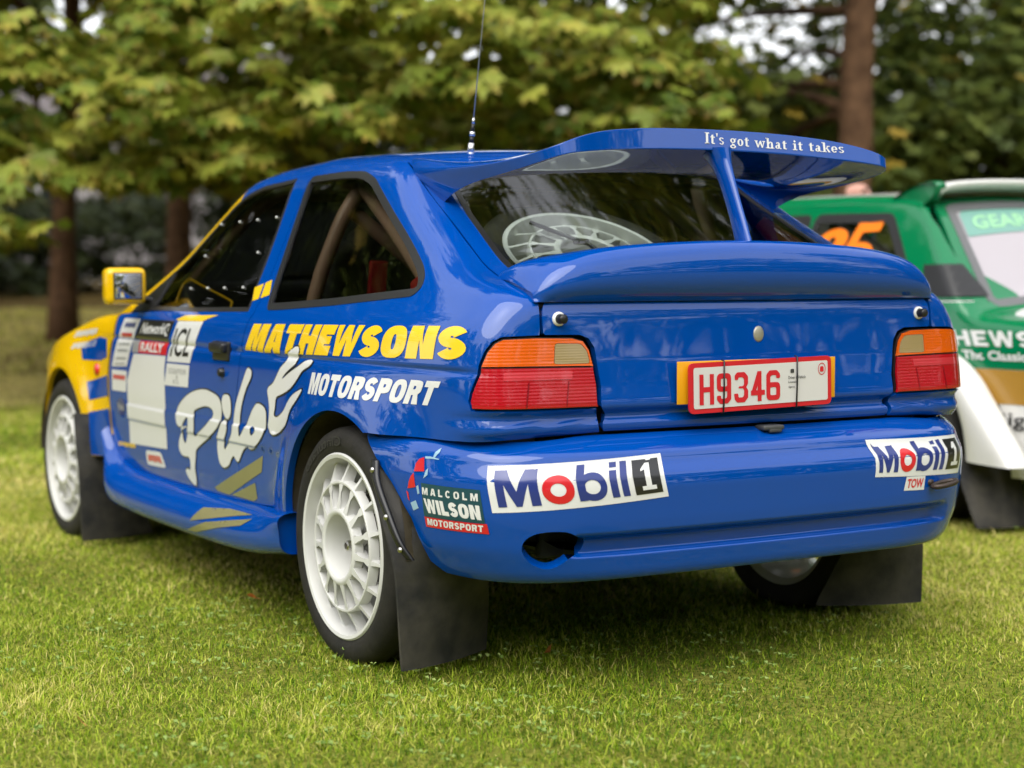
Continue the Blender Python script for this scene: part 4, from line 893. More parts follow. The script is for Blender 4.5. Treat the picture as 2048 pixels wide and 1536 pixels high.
# own heavy block alphabet for the big names (glyphs in a unit box, thick strokes)
def arc(cx, cy, rx, ry, a0, a1, n=12): return A(*[(cx+rx*math.cos(a), cy+ry*math.sin(a)) for a in np.radians(np.linspace(a0, a1, n))])
def sup(cx, cy, rx, ry, n=40, e=2.6): return A(*[(cx+rx*math.copysign(abs(math.cos(a))**(2/e), math.cos(a)), cy+ry*math.copysign(abs(math.sin(a))**(2/e), math.sin(a))) for a in np.linspace(0, 2*math.pi, n, endpoint=False)])
def glyph(ch, s):
    """outer polygons, holes; s = stem width in unit box"""
    t = s*.62
    if ch == 'M': return [A((0,0),(s*.9,0),(s*.9,.62),(.5-s*.28,0),(.5+s*.28,0),(1-s*.9,.62),(1-s*.9,0),(1,0),(1,1),(1-s*1.25,1),(.5,.42),(s*1.25,1),(0,1))], []
    if ch == 'A': return [A((0,0),(s,0),(s*1.18,.20),(1-s*1.18,.20),(1-s,0),(1,0),(.5+s*.72,1),(.5-s*.72,1))], [A((s*1.42,.40),(1-s*1.42,.40),(.5,.82))] if s < .33 else [A((s*1.3,.38),(1-s*1.3,.38),(.5,.74))]
    if ch == 'T': return [A((.5-s/2,0),(.5+s/2,0),(.5+s/2,1-t*1.05),(1,1-t*1.05),(1,1),(0,1),(0,1-t*1.05),(.5-s/2,1-t*1.05))], []
    if ch == 'H': return [A((0,0),(s,0),(s,.5-t/2),(1-s,.5-t/2),(1-s,0),(1,0),(1,1),(1-s,1),(1-s,.5+t/2),(s,.5+t/2),(s,1),(0,1))], []
    if ch == 'E': return [A((0,0),(1,0),(1,t),(s,t),(s,.5-t*.42),(.88,.5-t*.42),(.88,.5+t*.42),(s,.5+t*.42),(s,1-t),(1,1-t),(1,1),(0,1))], []
    if ch == 'W': return [A((.16,0),(.16+s*.85,0),(.5,.55),(.84-s*.85,0),(.84,0),(1,1),(1-s*.72,1),(.80-s*.2,.40),(.5+s*.36,1),(.5-s*.36,1),(.20+s*.2,.40),(s*.72,1),(0,1))], []
    if ch == 'N': return [A((0,0),(s,0),(s,.58),(1-s*1.05,0),(1,0),(1,1),(1-s,1),(1-s,.42),(s*1.05,1),(0,1))], []
    if ch == 'O': return [sup(.5,.5,.5,.5)], [sup(.5,.5,.5-s,.5-t)]
    if ch == 'L': return [A((0,0),(1,0),(1,t),(s,t),(s,1),(0,1))], []
    if ch == 'I': return [A((0,0),(1,0),(1,1),(0,1))], []
    if ch == 'P': return [rnd(A((0,0),(s,0),(s,.36),(.62,.36),(1,.42),(1,.94),(.62,1),(0,1)), [0,0,0,.1,.25,.25,.1,0])], [rnd(A((s,.36+t),(1-s*1.05,.36+t),(1-s*1.05,1-t),(s,1-t)), [0,.1,.1,0])]
    if ch == 'R': return [rnd(A((0,0),(s,0),(s,.38),(.50,.38),(1-s*1.1,0),(1,0),(.80,.42),(.97,.52),(.97,.94),(.60,1),(0,1)), [0,0,0,0,0,0,.05,.2,.25,.1,0])], [rnd(A((s,.38+t),(.94-s*1.05,.38+t),(.94-s*1.05,1-t),(s,1-t)), [0,.1,.1,0])]
    if ch == 'C': 
        o = np.vstack([arc(.5,.5,.5,.5,38,322,30), arc(.5,.5,.5-s,.5-t,322,38,30)]); return [o], []
    if ch == 'S':
        cl = np.vstack([arc(.5,.5+.25-t*.25,.5-s/2,.25-t*.25,18,270,16), arc(.5,.25+t*.25,.5-s/2,.25-t*.25,90,-162,16)])
        g = np.gradient(cl, axis=0); g /= np.linalg.norm(g, axis=1, keepdims=True); nn = np.stack([-g[:,1]*s/2, g[:,0]*t/2], 1); return [np.vstack([cl+nn, (cl-nn)[::-1]])], []
    return [], []
GW = {'M':1.18,'W':1.3,'I':.36,'O':1.0,'A':1.02,'N':1.0,'E':.82,'T':.9,'L':.8,'S':.9,'H':1.0,'P':.9,'R':.95,'C':.95}
def block(s, q, mode, mat, stem=.34, gap=.10, off=.0012, F=FB, grow=0, name='lettering'):
    w = [GW[c] for c in s]; tot = sum(w)+gap*(len(s)-1); x = 0; V_, T_, k = [], [], 0; outs = []
    for c, wc in zip(s, w):
        o, i = glyph(c, stem/wc if c != 'I' else 1)
        f = lambda P: quad_map(np.stack([(x+P[:,0]*wc)/tot, P[:,1]], 1), q)
        outs += [f(P) for P in o]+[f(P) for P in i]; x += wc+gap
    return vinyl(name, outs, mode, mat, off, F)
block('MATHEWSONS', A((.691,.7815),(-.534,.805),(-.530,.883),(.649,.864)), SD, VYEL, .42, .07)
block('MOTORSPORT', A((.18,.688),(-.425,.692),(-.459,.751),(.176,.745)), SD, VWHITE, .36, .10)
# script word on the door
p_out = smooth_line(A((1.161,.527),(1.241,.521),(1.27,.529),(1.275,.55),(1.272,.571),(1.233,.599),(1.171,.626),(1.099,.644),(1.018,.653),(.951,.648),(.896,.636),(.873,.613),(.872,.585),(.894,.552),(.954,.52),(1.052,.483),(1.112,.457),(1.124,.431),(1.137,.393),(1.135,.364),(1.143,.341),(1.163,.340),(1.205,.357),(1.226,.378),(1.205,.388),(1.187,.384),(1.175,.402),(1.184,.426),(1.24,.427),(1.268,.44),(1.273,.461),(1.252,.492),(1.208,.517)), 4, True)
p_h = smooth_line(A((1.111,.58),(1.044,.597),(.992,.602),(.954,.596),(.943,.581),(.97,.559),(1.044,.525),(1.119,.498),(1.115,.519),(1.109,.553)), 4, True)
p_s = smooth_line(A((1.167,.557),(1.204,.54),(1.23,.511),(1.227,.481),(1.208,.470),(1.189,.493),(1.168,.528)), 4, True)
i_d = smooth_line(A((.831,.648),(.807,.645),(.794,.626),(.796,.594),(.813,.578),(.831,.574),(.851,.585),(.865,.606),(.867,.629),(.852,.644)), 4, True)
ilo = smooth_line(A((.647,.736),(.627,.727),(.632,.708),(.668,.676),(.70,.635),(.717,.60),(.728,.564),(.728,.529),(.693,.551),(.659,.581),(.625,.613),(.59,.635),(.55,.633),(.523,.62),(.521,.59),(.532,.56),(.576,.526),(.631,.501),(.662,.498),(.677,.504),(.714,.488),(.75,.455),(.77,.452),(.791,.465),(.808,.458),(.838,.433),(.878,.422),(.909,.431),(.923,.457),(.922,.498),(.891,.537),(.866,.562),(.845,.571),(.828,.561),(.831,.537),(.865,.498),(.863,.479),(.833,.497),(.789,.532),(.772,.58),(.749,.629),(.714,.673),(.677,.717),(.662,.732)), 3, True)
o_h = smooth_line(A((.631,.565),(.601,.558),(.618,.544),(.636,.54),(.64,.552)), 4, True)
t_o = smooth_line(A((.308,.81),(.289,.801),(.298,.781),(.305,.763),(.349,.745),(.381,.73),(.399,.716),(.343,.737),(.288,.755),(.241,.771),(.208,.776),(.189,.77),(.206,.759),(.25,.745),(.289,.718),(.337,.692),(.397,.674),(.442,.662),(.452,.632),(.458,.61),(.429,.608),(.38,.628),(.351,.653),(.31,.677),(.241,.696),(.238,.689),(.268,.666),(.318,.634),(.343,.596),(.396,.571),(.448,.556),(.479,.558),(.508,.573),(.499,.599),(.495,.629),(.501,.655),(.508,.673),(.501,.687),(.467,.701),(.442,.721),(.411,.748),(.372,.768),(.371,.786),(.349,.797)), 3, True)
for L in ([p_out, p_h, p_s], [i_d], [ilo, o_h], [t_o]):
    vinyl('lettering_edge', [offset_poly(L[0], -.0045)]+[offset_poly(h_, .004) for h_ in L[1:]], SD, VBLACK, .0012, step=.007)
    vinyl('lettering', L, SD, VWHITE, .0026, step=.007)
# khaki bars low on the door, running on down the skirt
vinyl('stripe', [A((.563,.486),(.58,.437),(.86,.340),(.96,.342),(.982,.350))], SD, VKHAKI)
vinyl('stripe', [A((.637,.40),(.632,.354),(.665,.342),(.84,.342))], SD, VKHAKI)
def skirt_vinyl(poly):
    V, T = triangulate([poly], .012); Q = []
    for u, v in V:
        ok, loc, nor, _ = skl.ray_cast(Vector((u, 1.4, v)), Vector((0, -1, 0))); Q.append((loc+nor*.0016) if ok else None)
    keep = [t for t in T.tolist() if all(Q[i] is not None for i in t)]; mesh('stripe', [q if q is not None else Vector((0,0,0)) for q in Q], [t[::-1] for t in keep], VKHAKI, skl)
bpy.context.view_layer.update()
skirt_vinyl(A((.935,.296),(.75,.312),(.55,.318),(.69,.298),(.995,.250))); skirt_vinyl(A((.53,.309),(.59,.284),(.756,.258),(.956,.220),(1.037,.217),(.864,.262)))
# door stickers
def bars(q, m, n=5, off=.002):
    """a line of print too small to read"""
    vinyl('small_print', [sub_box(q, (k+.08)/n, .12+.1*(k % 2), (k+.86)/n, .88) for k in range(n)], SD, m, off)
def rect(q, mat, off=.0012, F=FB, mode=SD): return vinyl('sticker', [np.asarray(q, float)], mode, mat, off, F)
q1 = A((1.965,.684),(1.788,.692),(1.669,.859),(1.848,.858)); rect(q1, VWHITE)
for v0, v1, s_, m in ((.80,.93,'.....',VNAVY),(.60,.72,'........',VRED),(.44,.50,'.....',VGREY),(.30,.37,'..........',VGREY),(.14,.20,'............',VGREY),(.03,.08,'.............',VGREY)): bars(sub_box(q1, .18, v0, .86, v1), m, len(s_))
q2 = A((1.712,.787),(1.363,.792),(1.326,.859),(1.652,.858)); rect(q2, VBLACK); vtext('NetworkQ', sub_box(q2, .12, .22, .95, .86), SD, VWHITE, .002, bold=.02)
q3 = A((1.726,.743),(1.366,.746),(1.361,.789),(1.719,.785)); rect(q3, VRED); rect(sub_box(q3, 0, 0, .2, 1), VGREY, .0018); vtext('RALLY', sub_box(q3, .26, .14, .9, .86), SD, VWHITE, .0022, bold=.03)
vinyl('sticker', [A((1.706,.739),(1.373,.743),(1.389,.697),(1.385,.598),(1.395,.434),(1.791,.421),(1.785,.514),(1.785,.644))], SD, VWHITE)
q4 = A((1.362,.726),(1.146,.729),(1.065,.862),(1.293,.859)); rect(q4, VWHITE); vtext('ICL', A((1.335,.743),(1.165,.748),(1.118,.839),(1.290,.837)), SD, VBLACK, .002, bold=.01)
q5 = A((1.390,.647),(1.166,.651),(1.150,.722),(1.362,.720)); rect(q5, VWHITE); vtext('SCULPTOR', sub_box(q5, .12, .55, .88, .80), SD, VGREY, .002, bold=-.005); vtext('4', sub_box(q5, .45, .34, .55, .5), SD, VGREY, .002, bold=-.005); vtext('ICL', sub_box(q5, .36, .12, .64, .30), SD, VGREY, .002, bold=-.005)
q6 = A((1.965,.599),(1.80,.601),(1.789,.675),(1.965,.673)); rect(q6, VWHITE); bars(sub_box(q6, .1, .5, .92, .82), VRED, 7)
vinyl('stripe', [A((1.317,.864),(1.249,.878),(.96,.884),(1.033,.872),(1.078,.862),(1.295,.861))], SD, VYEL)
vinyl('stripe', [A((.752,.929),(.712,.936),(.725,.981),(.783,.969))], SD, VYEL); vinyl('stripe', [A((.699,.938),(.643,.948),(.672,.992),(.712,.983))], SD, VYEL, union=False)
bars(A((1.93,.40),(1.73,.405),(1.73,.425),(1.93,.42)), VYEL, 6, .0012)
q7 = A((1.62,.362),(1.42,.368),(1.46,.418),(1.62,.412)); rect(rnd(q7, .02, 4), VWHITE); bars(sub_box(q7, .12, .2, .88, .8), VRED, 5)
ovl = A(*[(1.865+.055*math.cos(a), .545+.030*math.sin(a)) for a in np.linspace(0, 2*math.pi, 30, endpoint=False)]); vinyl('sticker', [ovl], SD, VNAVY); vtext('Ford', A((1.90,.533),(1.83,.533),(1.83,.557),(1.90,.557)), SD, VWHITE, .002, bold=0)
# front wing: blue panels and stripe below the yellow
FW = lambda *p: A(*p)
vinyl('stripe', [A((2.33,.735),(2.25,.765),(2.12,.785),(2.03,.78),(2.022,.715),(2.10,.70),(2.30,.695))], SD, BLUE)
vinyl('stripe', [A((2.23,.615),(2.025,.650),(2.024,.575),(2.195,.55))], SD, BLUE)
vinyl('stripe', [A((2.195,.505),(2.02,.530),(2.01,.45),(1.98,.40),(1.95,.352),(2.20,.348),(2.206,.40))], SD, BLUE)
for z0, s_ in ((.80,'........'),(.755,'..........')): bars(A((2.45,z0-.03),(2.17,z0-.01),(2.15,z0+.02),(2.42,z0)), VWHITE, 8, .0012)
bm = bmesh.new(); p_ = P3([(2.14,.665)])[0]; lathe(bm, [(.022,0),(.02,.008),(0,.012)], 'y', 16, p_); from_bm('side_repeater', bm, VRED, car)
# bumper stickers
CY = 'cyl'
def mobil(q, edge=None):
    base = q if edge is None else edge
    vinyl('sticker', [dens(base, .03)], CY, VWHITE, .0012, FU, .02)
    B_ = lambda u0, v0, u1, v1: sub_box(q, u0, v0, u1, v1)
    ho = lambda u0, v0, u1, v1, k: [quad_map(sup(.5,.5,.5,.5,32,2.1), B_(u0,v0,u1,v1)), quad_map(sup(.5,.5,k,k*.95,32,2.0), B_(u0,v0,u1,v1))]
    vinyl('lettering', [quad_map(P, B_(.040,.12,.255,.90)) for P in glyph('M', .235)[0]], CY, VNAVY, .002, FU)
    vinyl('lettering', ho(.272,.12,.43,.74,.245), CY, VRED, .002, FU)
    b_ = [B_(.445,.14,.487,.92)]; rg = ho(.447,.12,.605,.74,.27)
    V0 = vinyl('lettering', [rg[0], rg[1]], CY, VNAVY, .002, FU); vinyl('lettering', [b_[0]], CY, VNAVY, .0023, FU)
    vinyl('lettering', [B_(.625,.14,.668,.74)], CY, VNAVY, .002, FU); vinyl('lettering', [B_(.625,.80,.668,.92)], CY, VNAVY, .002, FU)
    vinyl('lettering', [B_(.690,.14,.733,.92)], CY, VNAVY, .002, FU)
    vinyl('sticker', [dens(B_(.770,.13,.965,.91), .02)], CY, VBLACK, .002, FU)
    vinyl('lettering', [quad_map(A((.26,.12),(.78,.12),(.78,.24),(.62,.24),(.62,.88),(.46,.88),(.28,.72),(.28,.66),(.42,.70),(.42,.24),(.26,.24)), B_(.770,.13,.965,.91))], CY, VWHITE, .0028, FU)
mobil(A((.699,.451),(.379,.474),(.402,.575),(.712,.559)))
mobil(A((-.379,.479),(-.640,.464),(-.676,.565),(-.388,.574)))
rect(A((.843,.429),(.713,.425),(.720,.504),(.847,.509)), VTEAL, .0012, FU, CY); rect(A((.842,.404),(.708,.400),(.710,.424),(.843,.4285)), VRED, .0014, FU, CY)
block('MALCOLM', A((.844,.482),(.724,.477),(.724,.495),(.844,.499)), CY, VWHITE, .30, .55, .002, FU)
block('WILSON', A((.835,.439),(.719,.433),(.722,.467),(.842,.473)), CY, VWHITE, .38, .10, .002, FU)
block('MOTORSPORT', A((.837,.409),(.718,.4045),(.717,.4205),(.836,.4255)), CY, VWHITE, .32, .16, .0022, FU)
for P in (A((.844,.57),(.84,.537),(.867,.534),(.864,.553),(.856,.565)), A((.867,.531),(.862,.497),(.885,.491),(.88,.51),(.874,.523)), A((.889,.486),(.883,.481),(.881,.461),(.885,.465))): vinyl('sticker', [P], CY, VRED, .0012, FU)
for P in (A((.823,.572),(.821,.583),(.812,.594),(.811,.585),(.819,.571)), A((.836,.54),(.831,.545),(.831,.529),(.841,.52)), A((.86,.499),(.854,.503),(.852,.483),(.857,.48)), A((.878,.457),(.863,.465),(.856,.447),(.871,.439)), A((.842,.572),(.83,.573),(.809,.569),(.809,.567),(.825,.568),(.841,.567))): vinyl('sticker', [P], CY, VPALE, .0012, FU)
qt = A((-.469,.436),(-.525,.433),(-.527,.470),(-.475,.472)); rect(qt, VWHITE, .0012, FU, CY); vtext('TOW', sub_box(qt, .1, .18, .92, .84), CY, VRED, .002, FU, .03)
# wing slogan in a slab-serif hand
def slab(s, q):
    """words built from thick stems, thin hairlines and slab feet"""
    t, hl = .16, .075
    def st(x, y0, y1, top=True, bot=True, w=t): 
        r = [A((x-w/2,y0),(x+w/2,y0),(x+w/2,y1),(x-w/2,y1))]
        if bot: r.append(A((x-w*1.15,y0),(x+w*1.15,y0),(x+w*1.15,y0+hl),(x-w*1.15,y0+hl)))
        if top: r.append(A((x-w*1.15,y1-hl),(x+w*.5,y1-hl),(x+w*.5,y1),(x-w*1.15,y1)))
        return r
    rg = lambda cx, cy, rx, ry, a0, a1, w: [np.vstack([arc(cx,cy,rx,ry,a0,a1,18), arc(cx,cy,rx-w,ry-hl,a1,a0,18)])]
    X = .66
    def g(c):
        if c == 'I': return [A((.0,0),(.36,0),(.36,hl),(.0,hl)), A((.0,1-hl),(.36,1-hl),(.36,1),(.0,1)), A((.09,0),(.27,0),(.27,1),(.09,1))], .40
        if c == "'": return [A((.04,.70),(.09,.70),(.14,1),(.0,1))], .18
        if c == 't': return [A((.08,.06),(.24,.06),(.24,.86),(.08,.80)), A((0,X-hl),(.36,X-hl),(.36,X),(0,X)), np.vstack([arc(.24,.12,.16,.12,180,330,10), arc(.24,.14,.08,.06,330,180,10)])], .42
        if c == 's': return [np.vstack([arc(.2,.49,.19,.17,20,270,12), arc(.2,.17,.19,.17,90,-160,12), arc(.2,.17,.07,.10,-160,90,12), arc(.2,.49,.07,.09,270,20,12)])], .44
        if c == 'g': return rg(.24,.45,.22,.22,0,360,.14)+rg(.24,-.10,.24,.16,0,360,.12)+[A((.14,.10),(.22,.04),(.38,.06),(.38,.14),(.24,.12),(.2,.24))]+[A((.40,.56),(.52,.60),(.52,.68),(.36,.62))], .56
        if c == 'o': return rg(.24,.33,.24,.33,0,360,.155), .53
        if c == 'w': return [A((.0,X),(.14,X),(.25,.2),(.33,.5),(.40,.66),(.50,.66),(.60,.2),(.70,X),(.78,X),(.62,0),(.53,0),(.40,.42),(.27,0),(.18,0)), A((-.04,X-hl),(.22,X-hl),(.22,X),(-.04,X)), A((.60,X-hl),(.82,X-hl),(.82,X),(.60,X))], .86
        if c == 'h': return st(.14,0,1)+st(.46,0,.45,False)+[np.vstack([arc(.36,.42,.18,.24,0,180,10), arc(.34,.42,.06,.15,180,0,10)])], .66
        if c == 'a': return [A((.24,.06),(.40,.06),(.40,.48),(.24,.48)), np.vstack([arc(.24,.46,.16,.20,0,165,10), arc(.24,.46,.05,.12,165,0,10)]), A((.40,.0),(.50,.0),(.50,.08),(.36,.10))]+rg(.20,.19,.18,.19,0,360,.13), .54
        if c == 'i': return st(.16,0,X)+[sup(.15,.88,.09,.10,14,2)], .36
        if c == 'k': return st(.14,0,1)+[A((.2,.3),(.42,X),(.52,X),(.30,.34)), A((.26,.40),(.44,.0),(.60,.0),(.36,.46)), A((.34,X-hl),(.58,X-hl),(.58,X),(.34,X))], .62
        if c == 'e': return [np.vstack([arc(.23,.33,.23,.33,0,320,24), arc(.23,.33,.09,.25,320,0,24)]), A((.10,.30),(.46,.30),(.46,.37),(.10,.37))], .50
        return [], .34
    x = 0; out = []
    for c in s:
        P, w = g(c); out += [p+A(x, 0) for p in P]; x += w+.05
    return [quad_map(np.stack([P[:,0]/x, P[:,1]], 1), q) for P in out]
def wing_face(name, polys, mat):
    # cast straight forward on to the trailing face of the wing
    dg = bpy.context.evaluated_depsgraph_get(); V, T = triangulate(polys, .03, union=True); Q = []
    for u, v in V:
        ok, loc, nor, _ = wing.ray_cast(Vector((-1.2, u, v)), Vector((1, 0, 0)))
        Q.append(loc+nor*.0015 if ok else Vector((-.485, u, v)))
    return mesh(name, Q, T[:, ::-1], mat, car, smooth=True)
bpy.context.view_layer.update()
wing_face('lettering', slab("It's got what it takes", A((.053,1.3375),(-.392,1.326),(-.392,1.351),(.050,1.366))), VWHITE)
# rivets and a yellow tube standing in for a reflection on the door glass
for u, v in ((1.36,1.176),(1.175,1.178),(1.019,1.18),(.863,1.183),(1.382,1.071),(.892,1.076),(1.342,.964),(1.186,.966),(1.035,.967),(.88,.969)):
    p, n = on_skin(FB, A((u, v)), SD); bm = bmesh.new(); bmesh.ops.create_uvsphere(bm, u_segments=10, v_segments=6, radius=.0042, matrix=Matrix.Translation(Vector(p[0]))); from_bm('rivet', bm, VWHITE, car)
lp_ = P3(smooth_line(A((1.441,.918),(1.478,.975),(1.44,.992),(1.396,.989),(.983,.932),(.932,.915),(.921,.897)), 4)); bm = bmesh.new(); tube(bm, lp_-A(0,.012,0), .004, 6); from_bm('window_reflection', bm, VYEL, car)
# --- inside: cage, seats, spare wheel
def bar(pts, r=.022, m=CAGE, name='cage_bar'):
    bm = bmesh.new(); tube(bm, smooth_line(A(*pts), 4), r, 12); return from_bm(name, bm, m, car)
for s in (1, -1):
    bar([(.60,s*.66,.34),(.60,s*.67,.85),(.56,s*.60,1.13),(.55,s*.52,1.27)]); bar([(.55,s*.52,1.27),(.25,s*.53,1.08),(-.12,s*.54,.80),(-.25,s*.54,.66)]); bar([(.55,s*.52,1.27),(1.15,s*.53,1.27),(1.5,s*.62,1.08),(1.8,s*.70,.86)]); bar([(.62,s*.68,.55),(1.8,s*.70,.62)])
bar([(.55,.52,1.27),(.55,0,1.30),(.55,-.52,1.27)]); bar([(.57,.55,1.2),(.60,0,.8),(.60,-.6,.45)]); bar([(1.15,.53,1.27),(1.15,-.53,1.27)])
def seat(y):
    bm = bmesh.new(); box(bm, (.95, y, .47), (.5, .46, .16), .05, seg=3); box(bm, (.72, y, .80), (.14, .48, .62), .05, Matrix.Rotation(-.2, 3, 'Y'), 3); box(bm, (.66, y, 1.06), (.12, .30, .16), .04, Matrix.Rotation(-.2, 3, 'Y'), 3); t = from_bm('seat', bm, INNER, car)
    for dy in (-.09, .09):
        b2 = bmesh.new(); box(b2, (.62, y+dy, .88), (.02, .055, .34), .004, Matrix.Rotation(-.2, 3, 'Y')); from_bm('harness', b2, SEATRED, t)
seat(.36); seat(-.36)
bm = bmesh.new(); box(bm, (-.08, .60, .93), (.14, .10, .17), .02, Matrix.Rotation(.35, 3, 'Y')); from_bm('fire_bottle', bm, SEATRED, car)
bm = bmesh.new(); box(bm, (.16, .55, .88), (.22, .08, .07), .02); from_bm('harness_pad', bm, SEATRED, car)
sp = wheel_at((-.045,.115,1.055), (0,0,0), car, 'spare_wheel', False)
nrm = Vector((-.50,.06,.86)).normalized(); sp.rotation_euler = nrm.to_track_quat('Y', 'Z').to_euler()
bm = bmesh.new(); c0 = Vector((-.045,.115,1.055))+nrm*.012; tube(bm, [c0+Vector((.12,.12,.085)), c0+Vector((.05,.04,.045)), c0+Vector((.0,.0,.022)), c0+Vector((-.12,-.03,-.05))], .006, 8); box(bm, c0+Vector((.02,.015,.03)), (.035,.035,.015), .005); from_bm('spare_wheel_strap', bm, TRIM, car)
# rear shelf and lining under the glass
bm = bmesh.new(); box(bm, (-.12, 0, .70), (.85, 1.35, .03), .01); from_bm('boot_floor', bm, INNER, car)
# ================================================================== the green and white rally car parked alongside
GREEN = waviness(material('paint_green', (.001, .17, .06), .4, 0, .9, .0)); GWHITE = material('paint_white', (.74, .73, .70), .35, 0, .8, .5); GOLD = material('vinyl_gold', (.40, .21, .025), .35, 0, .5)
GWIN = material('window_sky_sheen', (.42, .38, .41), .25, 0, .6); ORANGE = material('vinyl_orange', (1.0, .22, .004), .35, 0, .4); PALEG = material('vinyl_pale_green', (.30, .62, .34), .4, 0, .3); TEALB = material('vinyl_sunstrip', (.16, .36, .30), .35, 0, .4)  # rear window base is paled to stand in for mirrored sky
gcar = empty('rally_car', (1.0, -3.05, 0)); tag(gcar, 'green and white rally car with orange 25 in its side window', 'car')
_GW = tab([(.1,.78),(.4,.80),(.7,.80),(.86,.785),(.92,.765),(1.34,.575),(1.6,.46)], .015)
_GZ = tab([(-1.1,.74),(-.9,.83),(-.14,.895),(.28,1.325),(.40,1.368),(.8,1.385),(1.3,1.392),(1.62,1.385),(1.78,1.35),(2.28,.93),(2.9,.78),(3.1,.70)], .04)
_GT = tab([(-1.,-.10),(-.5,-.03),(0,0),(2.4,0),(2.9,-.06),(3.2,-.2)], .1)
def F_green(p):
    x, y, z = p[...,0], np.abs(p[...,1]), p[...,2]
    f = smax(y-(_GW(z)+_GT(x)), -.86+.06*y*y-x, .14); f = smax(f, z-(_GZ(x)-.10*y*y), .06); return smax(f, x-(3.05-.15*y*y), .15)
G3 = lambda uv, mode='side': on_skin(F_green, A(*uv), mode)[0]
garch = lambda xc, r=.37: [(xc+r*math.cos(a), .30+r*math.sin(a)) for a in np.radians(np.linspace(170, 10, 30))]
bot = [(-.82,.22)]+[(-.364,.22)]+garch(0)+[(.364,.22),(2.05,.22)]+garch(2.42)+[(2.79,.22),(2.95,.30)]
low = A(*bot, (2.98,.55), (2.8,.70), (2.1,.885), (1.0,.900), (-.1,.900), (-.82,.815))
up = A((-.115,.905),(.06,1.06),(.20,1.205),(.29,1.285),(.42,1.318),(.8,1.328),(1.3,1.318),(1.55,1.28),(1.8,1.12),(2.05,.90),(1.0,.905))
qw = rnd(A((.20,.945),(.47,1.258),(.95,1.268),(.99,.945)), .03, 4); dwg = rnd(A((1.03,.945),(1.0,1.268),(1.42,1.26),(1.72,1.06),(1.80,.945)), .03, 4)
vent = A((.175,1.045),(.045,1.045),(-.085,.915),(.12,.915))
for mir in (False, True):
    b = skin('body_side', F_green, [low], 'side', GWHITE, gcar, .018, mirror=mir)
    skin('stripe', F_green, [A((-.81,.64),(2.75,.64),(2.7,.72),(2.1,.88),(1.0,.895),(-.1,.895),(-.80,.815))], 'side', GREEN, b, .018, .003, 0, mir)
    skin('stripe', F_green, [A((-.81,.505),(2.8,.505),(2.78,.637),(-.81,.637))], 'side', GOLD, b, .018, .003, 0, mir)
    u_ = skin('side_pillar', F_green, [up, qw, dwg], 'side', GREEN, gcar, .018, mirror=mir)
    for wn_ in (qw, dwg):
        g = skin('side_window', F_green, [offset_poly(wn_, .005)], 'side', GLASS, gcar, .06, -.004, 0, mir); skin('window_seal', F_green, [offset_poly(wn_, -.012), offset_poly(wn_, .03)], 'side', SEAL, g, .015, .004, .005, mir)
    skin('side_vent', F_green, [vent], 'side', TRIM, gcar, .015, .006, .005, mir)
skin('roof', F_green, [A((.40,.50),(1.5,.52),(1.55,.3),(1.57,0),(1.55,-.3),(1.5,-.52),(.40,-.50),(.39,0))], 'top', GWHITE, gcar, .06, .003, .01)
for s in (1, -1): skin('roof_rail', F_green, [G3([(x, .50*s) for x in np.linspace(.30,1.55,12)], 'top')[:,:2].tolist()+[(x, s*.585) for x in np.linspace(1.5,.32,12)]], 'top', GREEN, gcar, .03, .001, .01)
hg = A((.265,.44),(.255,.475),(-.09,.60),(-.115,.585),(-.125,0),(-.115,-.585),(-.09,-.60),(.255,-.475),(.265,-.44))
hf = A((.36,.47),(.30,.535),(-.10,.70),(-.82,.70),(-.84,0),(-.82,-.70),(-.10,-.70),(.30,-.535),(.36,-.47))
tgf = skin('tailgate', F_green, [hf, hg], 'top', GREEN, gcar, .03)
gw_ = skin('rear_window', F_green, [offset_poly(dens(hg, .05), .004)], 'top', GWIN, gcar, .05, -.002, 0)
skin('window_seal', F_green, [offset_poly(dens(hg, .03), -.03), offset_poly(dens(hg, .03), .012)], 'top', material('seal_grey', (.13,.13,.135), .45), gw_, .02, .003, .006)
skin('sunstrip', F_green, [A((.25,.43),(.235,.455),(.145,.49),(.155,0),(.145,-.49),(.235,-.455),(.25,-.43))], 'top', TEALB, gw_, .04, .001, 0)
V_, T_ = triangulate([quad_map(P, A((.170,.43),(.172,-.10),(.228,-.09),(.226,.40))) for P in text_polys('GEARMA', .03, 1.05)], .05); p_, n_ = on_skin(F_green, V_, 'top'); mesh('lettering', p_+n_*.003, T_, PALEG, gw_, n_)
skin('tailgate_panel', F_green, [A((-.55,.22),(.55,.22),(.55,.80),(-.55,.80))], 'rear', GREEN, gcar, .05)
ov = lambda cx, cy, rx, ry: A(*[(cx+rx*math.cos(a), cy+ry*math.sin(a)) for a in np.linspace(0, 2*math.pi, 40, endpoint=False)])
skin('emblem', F_green, [ov(-.30,.30,.14,.36), ov(-.30,.28,.075,.20)], 'top', GWHITE, tgf, .04, .003, 0)
